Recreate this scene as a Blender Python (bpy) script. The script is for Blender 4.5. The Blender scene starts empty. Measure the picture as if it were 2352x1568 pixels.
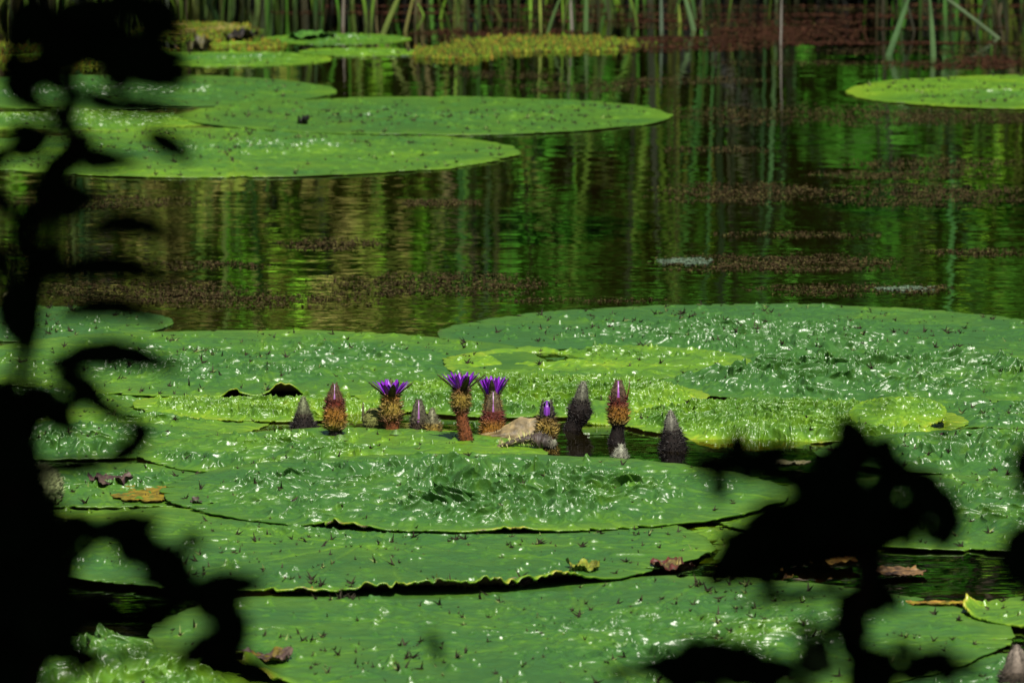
import bpy, math, random
import numpy as np
from mathutils import Vector

# ------------------------------------------------------------------ camera, light, exposure
scene = bpy.context.scene
COL = scene.collection
W, H = 2352.0, 1568.0                      # pixel frame used for reading the photograph
HFOV = math.radians(8.0)
FPX = (W / 2) / math.tan(HFOV / 2)
CAM_H = 1.8
PITCH = math.radians(6.25)
SUN_EL, SUN_AZ = math.radians(52), math.radians(10)    # behind the camera, slightly to its right

cam_d = bpy.data.cameras.new("camera")
cam = bpy.data.objects.new("camera", cam_d)
COL.objects.link(cam)
cam.location = (0, 0, CAM_H)
cam.rotation_euler = (math.pi / 2 - PITCH, 0, 0)
cam_d.sensor_width = 36
cam_d.lens = 18 / math.tan(HFOV / 2)
cam_d.clip_start, cam_d.clip_end = 0.05, 500
cam_d.dof.use_dof = True
cam_d.dof.focus_distance = 14.7
cam_d.dof.aperture_fstop = 15
scene.camera = cam

world = bpy.data.worlds.new("World")
scene.world = world
world.use_nodes = True
wn = world.node_tree
sky = wn.nodes.new("ShaderNodeTexSky")
sky.sky_type = 'NISHITA'
sky.sun_disc = False
sky.sun_elevation = SUN_EL
sky.sun_rotation = math.pi - SUN_AZ
wn.nodes["Background"].inputs["Strength"].default_value = 0.05
wn.links.new(sky.outputs[0], wn.nodes["Background"].inputs["Color"])

sun_d = bpy.data.lights.new("sun", 'SUN')
sun_d.energy = 4.8
sun_d.angle = math.radians(0.5)
sun_d.color = (1.0, 0.95, 0.86)
sun = bpy.data.objects.new("sun", sun_d)
COL.objects.link(sun)
to_sun = Vector((math.sin(SUN_AZ) * math.cos(SUN_EL), -math.cos(SUN_AZ) * math.cos(SUN_EL), math.sin(SUN_EL)))
sun.rotation_euler = (-to_sun).to_track_quat('-Z', 'Y').to_euler()
sun.location = to_sun * 60

scene.view_settings.view_transform = 'Standard'
scene.view_settings.look = 'None'
scene.view_settings.exposure = 0.42
scene.view_settings.gamma = 1.0
scene.cycles.max_bounces = 8
scene.cycles.transparent_max_bounces = 12
scene.cycles.use_denoising = True
scene.cycles.caustics_reflective = False
scene.cycles.caustics_refractive = False

CP, SP = math.cos(PITCH), math.sin(PITCH)


def ray(px, py):
    X = (px - W / 2) / FPX
    Y = -(py - H / 2) / FPX
    return np.array((X, CP + Y * SP, -SP + Y * CP))


def at(px, py, z=0.0):
    """the point of the water (or of a level z) that the photograph shows at a pixel"""
    d = ray(px, py)
    t = (z - CAM_H) / d[2]
    return np.array((d[0] * t, d[1] * t, z))


def near(px, py, dist):
    d = ray(px, py)
    t = dist / d[1]
    return np.array((d[0] * t, dist, CAM_H + d[2] * t))


def scale_at(py, px=W / 2):
    """metres per photo pixel, across the view, where the water shows at that height"""
    p = at(px, py)
    return math.hypot(p[1], CAM_H) / FPX


# ------------------------------------------------------------------ numeric noise
def _hash(ix, iy, seed):
    h = (ix.astype(np.int64) * 374761393 + iy.astype(np.int64) * 668265263 + seed * 974634533) & 0xFFFFFFFF
    h = ((h ^ (h >> 13)) * 1274126177) & 0xFFFFFFFF
    h = ((h ^ (h >> 16)) * 2246822519) & 0xFFFFFFFF
    return ((h ^ (h >> 15)) & 0xFFFFFF) / float(0x1000000)


def vnoise(x, y, seed=0):
    ix, iy = np.floor(x), np.floor(y)
    fx, fy = x - ix, y - iy
    fx = fx * fx * fx * (fx * (fx * 6 - 15) + 10)
    fy = fy * fy * fy * (fy * (fy * 6 - 15) + 10)
    a, b = _hash(ix, iy, seed), _hash(ix + 1, iy, seed)
    c, d = _hash(ix, iy + 1, seed), _hash(ix + 1, iy + 1, seed)
    return (a * (1 - fx) + b * fx) * (1 - fy) + (c * (1 - fx) + d * fx) * fy


def fbm(x, y, seed=0, octaves=3):
    s, a, t = 0, 0.5, 0
    for k in range(octaves):
        s = s + a * vnoise(x, y, seed + k * 17)
        t += a
        x, y, a = x * 2.03 + 11.3, y * 2.03 - 7.7, a * 0.5
    return s / t


def worley(x, y, seed=0):
    ix, iy = np.floor(x), np.floor(y)
    f1 = np.full(x.shape, 9.0)
    f2 = np.full(x.shape, 9.0)
    cid = np.zeros(x.shape)
    for dx in (-1, 0, 1):
        for dy in (-1, 0, 1):
            jx, jy = ix + dx, iy + dy
            hx, hy = _hash(jx, jy, seed), _hash(jx, jy, seed + 5)
            d = np.hypot(jx + hx - x, jy + hy - y)
            closer = d < f1
            f2 = np.where(closer, f1, np.minimum(f2, d))
            cid = np.where(closer, _hash(jx, jy, seed + 9), cid)
            f1 = np.where(closer, d, f1)
    return f1, f2, cid


def sstep(a, b, x):
    t = np.clip((x - a) / (b - a), 0, 1)
    return t * t * (3 - 2 * t)


# ------------------------------------------------------------------ objects and meshes
def tag(o, label=None, cat=None, group=None, kind=None):
    if label: o["label"] = label
    if cat: o["category"] = cat
    if group: o["group"] = group
    if kind: o["kind"] = kind
    return o


def empty(name, loc, label=None, cat=None, group=None):
    o = bpy.data.objects.new(name, None)
    o.empty_display_size = 0.05
    COL.objects.link(o)
    o.location = loc
    return tag(o, label, cat, group)


def mesh_obj(name, V, F, mat, parent=None, cols=None, attrs=None, smooth=True):
    """V (n,3) array; F a list of index arrays, one per polygon size (k,3) / (k,4)"""
    me = bpy.data.meshes.new(name)
    V = np.asarray(V, dtype=np.float32)
    F = [np.asarray(f, dtype=np.int32) for f in F if len(f)]
    nl = sum(f.size for f in F)
    npoly = sum(len(f) for f in F)
    me.vertices.add(len(V)); me.loops.add(nl); me.polygons.add(npoly)
    me.vertices.foreach_set("co", V.ravel())
    me.loops.foreach_set("vertex_index", np.concatenate([f.ravel() for f in F]))
    tot = np.concatenate([np.full(len(f), f.shape[1], dtype=np.int32) for f in F])
    start = np.concatenate([[0], np.cumsum(tot)[:-1]]).astype(np.int32)
    me.polygons.foreach_set("loop_start", start)
    me.polygons.foreach_set("loop_total", tot)
    me.polygons.foreach_set("use_smooth", np.full(npoly, smooth, dtype=bool))
    if cols is not None:
        c = np.ones((len(V), 4), dtype=np.float32)
        c[:, :3] = cols
        me.attributes.new("col", 'FLOAT_COLOR', 'POINT').data.foreach_set("color", c.ravel())
    for k, v in (attrs or {}).items():
        me.attributes.new(k, 'FLOAT', 'POINT').data.foreach_set("value", np.asarray(v, dtype=np.float32).ravel())
    me.update(calc_edges=True)
    me.validate()
    me.materials.append(mat)
    o = bpy.data.objects.new(name, me)
    COL.objects.link(o)
    if parent is not None: o.parent = parent
    return o


class MB:
    """collects small pieces into one mesh"""
    def __init__(self):
        self.v, self.c, self.q, self.t, self.n = [], [], [], [], 0

    def add(self, V, col, quads=(), tris=()):
        V = np.asarray(V, dtype=float).reshape(-1, 3)
        c = np.asarray(col, dtype=float)
        if c.ndim == 1: c = np.tile(c, (len(V), 1))
        self.v.append(V); self.c.append(c)
        if len(quads): self.q.append(np.asarray(quads, dtype=np.int64) + self.n)
        if len(tris): self.t.append(np.asarray(tris, dtype=np.int64) + self.n)
        self.n += len(V)

    def sheet(self, P, col):
        """P (a,b,3) grid"""
        a, b = P.shape[:2]
        i = np.arange(a * b).reshape(a, b)
        q = np.stack([i[:-1, :-1], i[1:, :-1], i[1:, 1:], i[:-1, 1:]], -1).reshape(-1, 4)
        c = np.asarray(col, dtype=float)
        if c.ndim == 3: c = c.reshape(-1, 3)
        self.add(P.reshape(-1, 3), c, quads=q)

    def tube(self, path, rad, col, seg=12, lump=0.0, seed=0, caps=True):
        path = np.asarray(path, dtype=float)
        n = len(path)
        rad = np.broadcast_to(np.asarray(rad, dtype=float), (n,))
        T = np.gradient(path, axis=0)
        T /= np.linalg.norm(T, axis=1, keepdims=True) + 1e-12
        ref = np.array((1.0, 0, 0)) if abs(T[0][0]) < 0.9 else np.array((0, 1.0, 0))
        N = ref - T * (T @ ref)[:, None]
        N /= np.linalg.norm(N, axis=1, keepdims=True)
        B = np.cross(T, N)
        a = np.linspace(0, 2 * np.pi, seg, endpoint=False)
        r = rad[:, None] * np.ones(seg)[None]
        if lump:
            r = r * (1 + lump * (2 * vnoise(np.arange(n)[:, None] * 0.9 + 0 * a[None], a[None] * 2.0 + 0 * r, seed) - 1))
        P = path[:, None] + r[..., None] * (np.cos(a)[None, :, None] * N[:, None] + np.sin(a)[None, :, None] * B[:, None])
        i = np.arange(n * seg).reshape(n, seg)
        j = np.roll(i, -1, axis=1)
        q = np.stack([i[:-1], j[:-1], j[1:], i[1:]], -1).reshape(-1, 4)
        c = np.asarray(col, dtype=float)
        if c.ndim == 1: c = np.tile(c, (n, 1))
        cc = np.repeat(c, seg, axis=0)
        V = P.reshape(-1, 3)
        tris = []
        if caps:
            V = np.vstack([V, path[0], path[-1]])
            cc = np.vstack([cc, c[0], c[-1]])
            k0, k1 = n * seg, n * seg + 1
            for s in range(seg):
                tris.append((k0, j[0, s], i[0, s]))
                tris.append((k1, i[-1, s], j[-1, s]))
        self.add(V, cc, q, tris)
        return P, T

    def spikes(self, base, direction, length, radius, col, tipcol=None):
        """three-sided thorns, arrays"""
        base = np.asarray(base, float); D = np.asarray(direction, float)
        n = len(base)
        if not n: return
        D = D / (np.linalg.norm(D, axis=1, keepdims=True) + 1e-9)
        ref = np.where(np.abs(D[:, 2:3]) < 0.9, np.array([[0, 0, 1.0]]), np.array([[1.0, 0, 0]]))
        A = np.cross(D, ref); A /= np.linalg.norm(A, axis=1, keepdims=True)
        B = np.cross(D, A)
        L = np.broadcast_to(np.asarray(length, float), (n,))[:, None]
        R = np.broadcast_to(np.asarray(radius, float), (n,))[:, None]
        V = np.zeros((n, 4, 3))
        for k in range(3):
            w = 2 * math.pi * k / 3
            V[:, k] = base - D * R + R * (math.cos(w) * A + math.sin(w) * B)
        V[:, 3] = base + D * L
        c = np.asarray(col, float)
        if c.ndim == 1: c = np.tile(c, (n, 1))
        C = np.repeat(c[:, None], 4, axis=1).copy()
        if tipcol is not None: C[:, 3] = tipcol
        i = np.arange(n)[:, None] * 4
        t = np.concatenate([i + np.array([[0, 1, 3]]), i + np.array([[1, 2, 3]]), i + np.array([[2, 0, 3]])])
        self.add(V.reshape(-1, 3), C.reshape(-1, 3), tris=t)

    def build(self, name, mat, parent=None, smooth=True):
        F = []
        if self.q: F.append(np.concatenate(self.q))
        if self.t: F.append(np.concatenate(self.t))
        return mesh_obj(name, np.concatenate(self.v), F, mat, parent, cols=np.concatenate(self.c), smooth=smooth)


# ------------------------------------------------------------------ materials
def new_mat(name):
    m = bpy.data.materials.new(name)
    m.use_nodes = True
    nt = m.node_tree
    return m, nt, nt.nodes, nt.links, nt.nodes["Principled BSDF"]


def vc_mat(name, rough=0.5, spec=0.5, nscale=60, namp=0.35, bump=0.0, bscale=200, trans=0.0):
    """own colour of the piece (attribute) broken up by a noise"""
    m, nt, N, L, B = new_mat(name)
    a = N.new("ShaderNodeAttribute"); a.attribute_name = "col"
    tc = N.new("ShaderNodeTexCoord")
    no = N.new("ShaderNodeTexNoise"); no.inputs["Scale"].default_value = nscale; no.inputs["Detail"].default_value = 4
    L.new(tc.outputs["Object"], no.inputs["Vector"])
    mr = N.new("ShaderNodeMapRange")
    mr.inputs["From Min"].default_value = 0.3; mr.inputs["From Max"].default_value = 0.7
    mr.inputs["To Min"].default_value = 1 - namp; mr.inputs["To Max"].default_value = 1 + namp
    L.new(no.outputs["Fac"], mr.inputs["Value"])
    vm = N.new("ShaderNodeVectorMath"); vm.operation = 'SCALE'
    L.new(a.outputs["Color"], vm.inputs[0]); L.new(mr.outputs[0], vm.inputs["Scale"])
    L.new(vm.outputs[0], B.inputs["Base Color"])
    B.inputs["Roughness"].default_value = rough
    B.inputs["Specular IOR Level"].default_value = spec
    if bump:
        b2 = N.new("ShaderNodeTexNoise"); b2.inputs["Scale"].default_value = bscale; b2.inputs["Detail"].default_value = 3
        L.new(tc.outputs["Object"], b2.inputs["Vector"])
        bp = N.new("ShaderNodeBump"); bp.inputs["Distance"].default_value = bump
        L.new(b2.outputs["Fac"], bp.inputs["Height"]); L.new(bp.outputs[0], B.inputs["Normal"])
    if trans:
        tr = N.new("ShaderNodeBsdfTranslucent"); L.new(vm.outputs[0], tr.inputs["Color"])
        mx = N.new("ShaderNodeMixShader"); mx.inputs[0].default_value = trans
        out = N["Material Output"]
        L.new(B.outputs[0], mx.inputs[1]); L.new(tr.outputs[0], mx.inputs[2]); L.new(mx.outputs[0], out.inputs["Surface"])
    return m


def pad_mat():
    m, nt, N, L, B = new_mat("lily_pad_leaf")
    ye = N.new("ShaderNodeAttribute"); ye.attribute_name = "yel"
    ol = N.new("ShaderNodeAttribute"); ol.attribute_name = "old"
    tc = N.new("ShaderNodeTexCoord")
    n1 = N.new("ShaderNodeTexNoise"); n1.inputs["Scale"].default_value = 5; n1.inputs["Detail"].default_value = 5
    n2 = N.new("ShaderNodeTexNoise"); n2.inputs["Scale"].default_value = 45; n2.inputs["Detail"].default_value = 4
    for n in (n1, n2): L.new(tc.outputs["Object"], n.inputs["Vector"])
    add = N.new("ShaderNodeMath"); add.operation = 'MULTIPLY_ADD'
    L.new(n1.outputs["Fac"], add.inputs[0]); add.inputs[1].default_value = 0.9; L.new(ye.outputs["Fac"], add.inputs[2])
    sub = N.new("ShaderNodeMath"); sub.operation = 'MULTIPLY_ADD'
    L.new(n2.outputs["Fac"], sub.inputs[0]); sub.inputs[1].default_value = 0.4; L.new(add.outputs[0], sub.inputs[2])
    sh = N.new("ShaderNodeMath"); sh.operation = 'SUBTRACT'; L.new(sub.outputs[0], sh.inputs[0]); sh.inputs[1].default_value = 0.62
    r = N.new("ShaderNodeValToRGB")
    e = r.color_ramp.elements
    e[0].position = 0.0; e[0].color = (0.040, 0.125, 0.017, 1)
    e[1].position = 1.0; e[1].color = (0.36, 0.36, 0.03, 1)
    x = e.new(0.25); x.color = (0.066, 0.168, 0.012, 1)
    x = e.new(0.55); x.color = (0.120, 0.250, 0.010, 1)
    x = e.new(0.80); x.color = (0.20, 0.32, 0.012, 1)
    L.new(sh.outputs[0], r.inputs["Fac"])
    # dead brown flecks and scorched rims
    n3 = N.new("ShaderNodeTexNoise"); n3.inputs["Scale"].default_value = 28; n3.inputs["Detail"].default_value = 5; n3.inputs["Roughness"].default_value = 0.65
    L.new(tc.outputs["Object"], n3.inputs["Vector"])
    s2 = N.new("ShaderNodeMath"); s2.operation = 'ADD'; L.new(n3.outputs["Fac"], s2.inputs[0]); L.new(ol.outputs["Fac"], s2.inputs[1])
    mr = N.new("ShaderNodeMapRange"); mr.inputs["From Min"].default_value = 0.80; mr.inputs["From Max"].default_value = 0.86
    L.new(s2.outputs[0], mr.inputs["Value"])
    mx = N.new("ShaderNodeMix"); mx.data_type = 'RGBA'
    L.new(mr.outputs[0], mx.inputs[0]); L.new(r.outputs["Color"], mx.inputs[6]); mx.inputs[7].default_value = (0.09, 0.055, 0.02, 1)
    # purple underside
    ge = N.new("ShaderNodeNewGeometry")
    mb = N.new("ShaderNodeMix"); mb.data_type = 'RGBA'
    L.new(ge.outputs["Backfacing"], mb.inputs[0]); L.new(mx.outputs[2], mb.inputs[6]); mb.inputs[7].default_value = (0.10, 0.045, 0.06, 1)
    L.new(mb.outputs[2], B.inputs["Base Color"])
    B.inputs["Specular IOR Level"].default_value = 0.75
    rr = N.new("ShaderNodeMapRange"); rr.inputs["To Min"].default_value = 0.26; rr.inputs["To Max"].default_value = 0.48
    L.new(n2.outputs["Fac"], rr.inputs["Value"]); L.new(rr.outputs[0], B.inputs["Roughness"])
    b2 = N.new("ShaderNodeTexNoise"); b2.inputs["Scale"].default_value = 130; b2.inputs["Detail"].default_value = 3
    L.new(tc.outputs["Object"], b2.inputs["Vector"])
    bp = N.new("ShaderNodeBump"); bp.inputs["Distance"].default_value = 0.0018; bp.inputs["Strength"].default_value = 0.7
    L.new(b2.outputs["Fac"], bp.inputs["Height"]); L.new(bp.outputs[0], B.inputs["Normal"])
    return m


def water_mat():
    m, nt, N, L, B = new_mat("pond_water")
    N.remove(B)
    tc = N.new("ShaderNodeTexCoord")
    def ripple(sx, sy, scale, det):
        mp = N.new("ShaderNodeMapping"); mp.inputs["Scale"].default_value = (sx, sy, 1)
        L.new(tc.outputs["Object"], mp.inputs["Vector"])
        n = N.new("ShaderNodeTexNoise"); n.inputs["Scale"].default_value = scale; n.inputs["Detail"].default_value = det
        L.new(mp.outputs[0], n.inputs["Vector"]); return n
    a = ripple(0.7, 1.0, 2.6, 2); b = ripple(0.4, 1.0, 15, 2)
    # calmer and rougher stretches of water
    c = ripple(0.35, 1.0, 0.55, 1)
    amp = N.new("ShaderNodeMapRange"); amp.inputs["From Min"].default_value = 0.4; amp.inputs["From Max"].default_value = 0.65
    amp.inputs["To Min"].default_value = 0.10; amp.inputs["To Max"].default_value = 0.42
    L.new(c.outputs["Fac"], amp.inputs["Value"])
    mul = N.new("ShaderNodeMath"); mul.operation = 'MULTIPLY'; L.new(b.outputs["Fac"], mul.inputs[0]); L.new(amp.outputs[0], mul.inputs[1])
    ad = N.new("ShaderNodeMath"); ad.operation = 'ADD'; L.new(a.outputs["Fac"], ad.inputs[0]); L.new(mul.outputs[0], ad.inputs[1])
    bp = N.new("ShaderNodeBump"); bp.inputs["Distance"].default_value = 0.0031; bp.inputs["Strength"].default_value = 1.0
    L.new(ad.outputs[0], bp.inputs["Height"])
    gl = N.new("ShaderNodeBsdfGlossy"); gl.inputs["Roughness"].default_value = 0.0; gl.inputs["Color"].default_value = (1, 1, 1, 1)
    L.new(bp.outputs[0], gl.inputs["Normal"])
    tr = N.new("ShaderNodeBsdfTransparent"); tr.inputs["Color"].default_value = (0.55, 0.50, 0.20, 1)
    fr = N.new("ShaderNodeFresnel"); fr.inputs["IOR"].default_value = 1.33
    mx = N.new("ShaderNodeMixShader")
    L.new(fr.outputs[0], mx.inputs[0]); L.new(tr.outputs[0], mx.inputs[1]); L.new(gl.outputs[0], mx.inputs[2])
    L.new(mx.outputs[0], N["Material Output"].inputs["Surface"])
    return m


def soil_mat():
    m, nt, N, L, B = new_mat("bank_soil")
    tc = N.new("ShaderNodeTexCoord")
    n = N.new("ShaderNodeTexNoise"); n.inputs["Scale"].default_value = 4; n.inputs["Detail"].default_value = 8
    L.new(tc.outputs["Object"], n.inputs["Vector"])
    r = N.new("ShaderNodeValToRGB")
    r.color_ramp.elements[0].position = 0.35; r.color_ramp.elements[0].color = (0.012, 0.010, 0.006, 1)
    r.color_ramp.elements[1].position = 0.7; r.color_ramp.elements[1].color = (0.030, 0.034, 0.012, 1)
    L.new(n.outputs["Fac"], r.inputs["Fac"])
    ps = N.new("ShaderNodeNewGeometry"); sx = N.new("ShaderNodeSeparateXYZ"); L.new(ps.outputs["Position"], sx.inputs[0])
    mr = N.new("ShaderNodeMapRange"); mr.inputs["From Min"].default_value = -0.06; mr.inputs["From Max"].default_value = 0.02
    L.new(sx.outputs["Z"], mr.inputs["Value"])
    mx = N.new("ShaderNodeMix"); mx.data_type = 'RGBA'            # black mud below the waterline
    L.new(mr.outputs[0], mx.inputs[0]); mx.inputs[6].default_value = (0.004, 0.0035, 0.0018, 1); L.new(r.outputs["Color"], mx.inputs[7])
    L.new(mx.outputs[2], B.inputs["Base Color"])
    B.inputs["Roughness"].default_value = 0.9
    return m


M_PAD = pad_mat()
M_WATER = water_mat()
M_SOIL = soil_mat()
M_PRICK = vc_mat("dark_prickle", 0.7, 0.15, 90, 0.3)
M_BODY = vc_mat("bud_skin", 0.75, 0.18, 160, 0.55, 0.0012, 300)
M_PETAL = vc_mat("violet_petal", 0.35, 0.4, 120, 0.2, trans=0.25)
M_REED = vc_mat("reed_blade", 0.5, 0.35, 9, 0.4)
M_WOOD = vc_mat("wood_leaf", 0.9, 0.0, 3, 0.5)
M_WEED = vc_mat("floating_weed", 0.8, 0.08, 40, 0.4)
M_DEAD = vc_mat("dead_leaf", 0.55, 0.4, 70, 0.55, 0.002, 90)
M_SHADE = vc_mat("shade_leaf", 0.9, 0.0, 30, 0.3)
M_BARK = vc_mat("bark", 0.9, 0.2, 25, 0.5, 0.004, 60)

rng = np.random.default_rng(7)

# ------------------------------------------------------------------ setting: ground, water
gx = np.concatenate([np.linspace(-70, -16, 12), np.linspace(-14, 14, 57), np.linspace(16, 70, 12)])
gy = np.concatenate([np.linspace(-30, 0, 12), np.linspace(1, 32, 94), np.linspace(33, 110, 30)])
GX, GY = np.meshgrid(gx, gy, indexing='ij')


def ground_z(x, y):
    nb = 1 - sstep(6.2, 8.6, y + 0.5 * (fbm(x * 0.6, y * 0 + 3, 3) - 0.5))
    fb = sstep(27.5, 32.5, y + 1.2 * (fbm(x * 0.5, y * 0 + 9, 4) - 0.5))
    z = -0.38 + 0.75 * nb + 0.62 * fb + 0.06 * (fbm(x * 1.3, y * 1.3, 5) - 0.5)
    z = z + 0.42 * np.maximum(0, y - 36)  # unseen hillside added behind the woods to block the low sky
    return z


GZ = ground_z(GX, GY)
gi = np.arange(GX.size).reshape(GX.shape)
gq = np.stack([gi[:-1, :-1], gi[1:, :-1], gi[1:, 1:], gi[:-1, 1:]], -1).reshape(-1, 4)
tag(mesh_obj("ground", np.stack([GX, GY, GZ], -1).reshape(-1, 3), [gq], M_SOIL), kind="structure")
tag(mesh_obj("water", [(-40, 6, 0), (40, 6, 0), (40, 32.5, 0), (-40, 32.5, 0)], [[(0, 1, 2, 3)]], M_WATER), kind="structure")


# ------------------------------------------------------------------ far bank: reeds and woods
def blades(name, n, xr, yr, hr, wr, cols, lean=0.16, seed=1, z0=None, clump=0.0):
    g = np.random.default_rng(seed)
    x = g.uniform(*xr, n); y = g.uniform(*yr, n)
    if clump:
        keep = fbm(x * 1.6, y * 0.9, seed + 3, 2) > 0.5 - 0.5 * (1 - clump)
        x, y = x[keep], y[keep]; n = len(x)
    h = g.uniform(*hr, n) * (0.65 + 0.7 * fbm(x * 0.9, y * 0.5, seed + 4, 2)); w = g.uniform(*wr, n)
    az = g.uniform(0, 2 * np.pi, n); bend = np.abs(g.normal(0, lean, n)); face = g.uniform(-1.1, 1.1, n)
    z = np.maximum(ground_z(x, y), -0.3) if z0 is None else np.full(n, z0)
    k = 7
    t = np.linspace(0, 1, k)[None]
    off = h[:, None] * bend[:, None] * (0.35 * t + 0.9 * t ** 2.4)
    cx = x[:, None] + np.cos(az)[:, None] * off
    cy = y[:, None] + np.sin(az)[:, None] * off * 0.6
    cz = z[:, None] + h[:, None] * t * (1 - 0.35 * bend[:, None] * t)
    wd = w[:, None] * (0.55 + 1.3 * t - 1.8 * t ** 2 + 0.0) .clip(0.04) * 0.5
    dx, dy = np.cos(face)[:, None] * wd, np.sin(face)[:, None] * wd
    P = np.stack([np.stack([cx - dx, cy - dy, cz], -1), np.stack([cx + dx, cy + dy, cz], -1)], 2)
    ci = g.integers(0, len(cols), n)
    # patches of the bank share a colour
    reg = fbm(x * 0.7 + 3, y * 0.3, seed + 8, 2)
    ci = np.where(g.random(n) < 0.65, (reg * len(cols) * 1.6 - 0.3 * len(cols)).clip(0, len(cols) - 1).astype(int), ci)
    c = 1.25 * np.asarray(cols)[ci] * np.minimum(0.07 + 1.75 * g.random(n) ** 2.4, 1.05)[:, None]
    V = P.reshape(-1, 3)
    dead = (1 - sstep(0.08, 0.30, t))[..., None] * g.uniform(0.55, 1, n)[:, None, None]       # brown sheath tint at the foot, darkened to paint in the shade there
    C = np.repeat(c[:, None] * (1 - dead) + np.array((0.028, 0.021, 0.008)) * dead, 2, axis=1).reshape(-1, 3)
    b = (np.arange(n) * k * 2)[:, None, None] + (np.arange(k - 1) * 2)[None, :, None]
    q = (b + np.array([0, 1, 3, 2])[None, None]).reshape(-1, 4)
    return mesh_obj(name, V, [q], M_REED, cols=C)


GREENS = [(0.026, 0.11, 0.007), (0.045, 0.16, 0.008), (0.085, 0.17, 0.012), (0.11, 0.15, 0.02), (0.03, 0.12, 0.02)]
MIXED = [(0.05, 0.14, 0.015), (0.10, 0.16, 0.03), (0.19, 0.17, 0.06), (0.30, 0.24, 0.13), (0.06, 0.12, 0.05)]
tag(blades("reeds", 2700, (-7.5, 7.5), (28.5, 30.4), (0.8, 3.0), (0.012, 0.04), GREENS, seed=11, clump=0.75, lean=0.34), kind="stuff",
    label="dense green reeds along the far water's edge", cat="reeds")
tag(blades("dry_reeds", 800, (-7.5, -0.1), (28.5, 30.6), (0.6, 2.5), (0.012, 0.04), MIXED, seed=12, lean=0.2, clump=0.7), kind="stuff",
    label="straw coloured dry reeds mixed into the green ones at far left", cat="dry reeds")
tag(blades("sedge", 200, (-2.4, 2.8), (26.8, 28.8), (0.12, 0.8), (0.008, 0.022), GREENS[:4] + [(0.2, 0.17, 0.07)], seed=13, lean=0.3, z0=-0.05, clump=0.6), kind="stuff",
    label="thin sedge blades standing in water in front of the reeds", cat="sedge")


def leaf_cloud(n, sampler, size, cols, seed):
    g = np.random.default_rng(seed)
    P = sampler(g, n); n = len(P)
    A = g.normal(size=(n, 3)); A /= np.linalg.norm(A, axis=1, keepdims=True)
    B = np.cross(A, g.normal(size=(n, 3))); B /= np.linalg.norm(B, axis=1, keepdims=True)
    s = (size * g.uniform(0.6, 1.4, n))[:, None]
    V = np.stack([P - A * s, P + B * s * 0.45, P + A * s, P - B * s * 0.45], 1)
    c = np.asarray(cols)[g.integers(0, len(cols), n)] * g.uniform(0.6, 1.3, n)[:, None]
    q = (np.arange(n) * 4)[:, None] + np.arange(4)[None]
    return V.reshape(-1, 3), q, np.repeat(c, 4, axis=0)


def wood_pts(g, n):
    x = g.uniform(-14, 14, n); y = g.uniform(31.2, 35, n)
    top = 3.5 + 3.0 * fbm(x * 0.35, x * 0 + 2, 21, 3)
    return np.stack([x, y, 0.4 + (top - 0.4) * g.random(n) ** 0.8], -1)


V_, q_, c_ = leaf_cloud(42000, wood_pts, 0.12, [(0.006, 0.02, 0.003), (0.012, 0.04, 0.005), (0.018, 0.032, 0.006)], 31)
tag(mesh_obj("woods", V_, [q_], M_WOOD, cols=c_, smooth=False), kind="stuff", label="dark leafy woods behind the reeds, mirrored in the pond", cat="woods")


def bank_tree(x, y, h, lean, tcol, leafc, rad, n, label, seed):
    g = np.random.default_rng(seed)
    z0 = float(ground_z(np.array([x]), np.array([y]))[0])
    o = empty("bank_tree", (x, y, z0), label, "tree", "slender trees and bushes mirrored along the far bank")
    mb = MB()
    t = np.linspace(0, 1, 9)
    path = np.stack([lean * h * t + 0.05 * np.sin(t * 7 + seed), 0.04 * np.cos(t * 6), h * t - 0.1], -1)
    mb.tube(path, rad * (1 - 0.7 * t), tcol, seg=8, lump=0.2, seed=seed)
    for k in range(5):
        a = g.uniform(0, 6.28); b = path[3 + k]; l = g.uniform(0.4, 0.9)
        mb.tube(np.array([b, b + np.array((math.cos(a) * l * 0.6, math.sin(a) * l * 0.4, l * 0.4)), b + np.array((math.cos(a) * l, math.sin(a) * l * 0.6, l * 0.6))]), np.array((0.4, 0.3, 0.1)) * rad, tcol, seg=6)
    mb.build("trunk", M_BARK, o)

    def pts(gg, n):
        c = gg.normal(0, 1, (26, 3)) * np.array((0.42, 0.25, 0.24 * h)) + np.array((lean * h * 0.5, -0.3, 0.34 * h))
        p = c[gg.integers(0, 26, n)] + gg.normal(0, 1, (n, 3)) * np.array((0.14, 0.12, 0.12))
        return p[p[:, 2] > 0.3 + 0.25 * vnoise(p[:, 0] * 3, p[:, 1] * 3, 5)]
    V, q, c = leaf_cloud(int(n * 2.2), pts, 0.07, np.asarray(leafc) * 2.1, seed + 1)
    mesh_obj("crown", V, [q], M_WOOD, o, cols=c, smooth=False)


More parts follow.
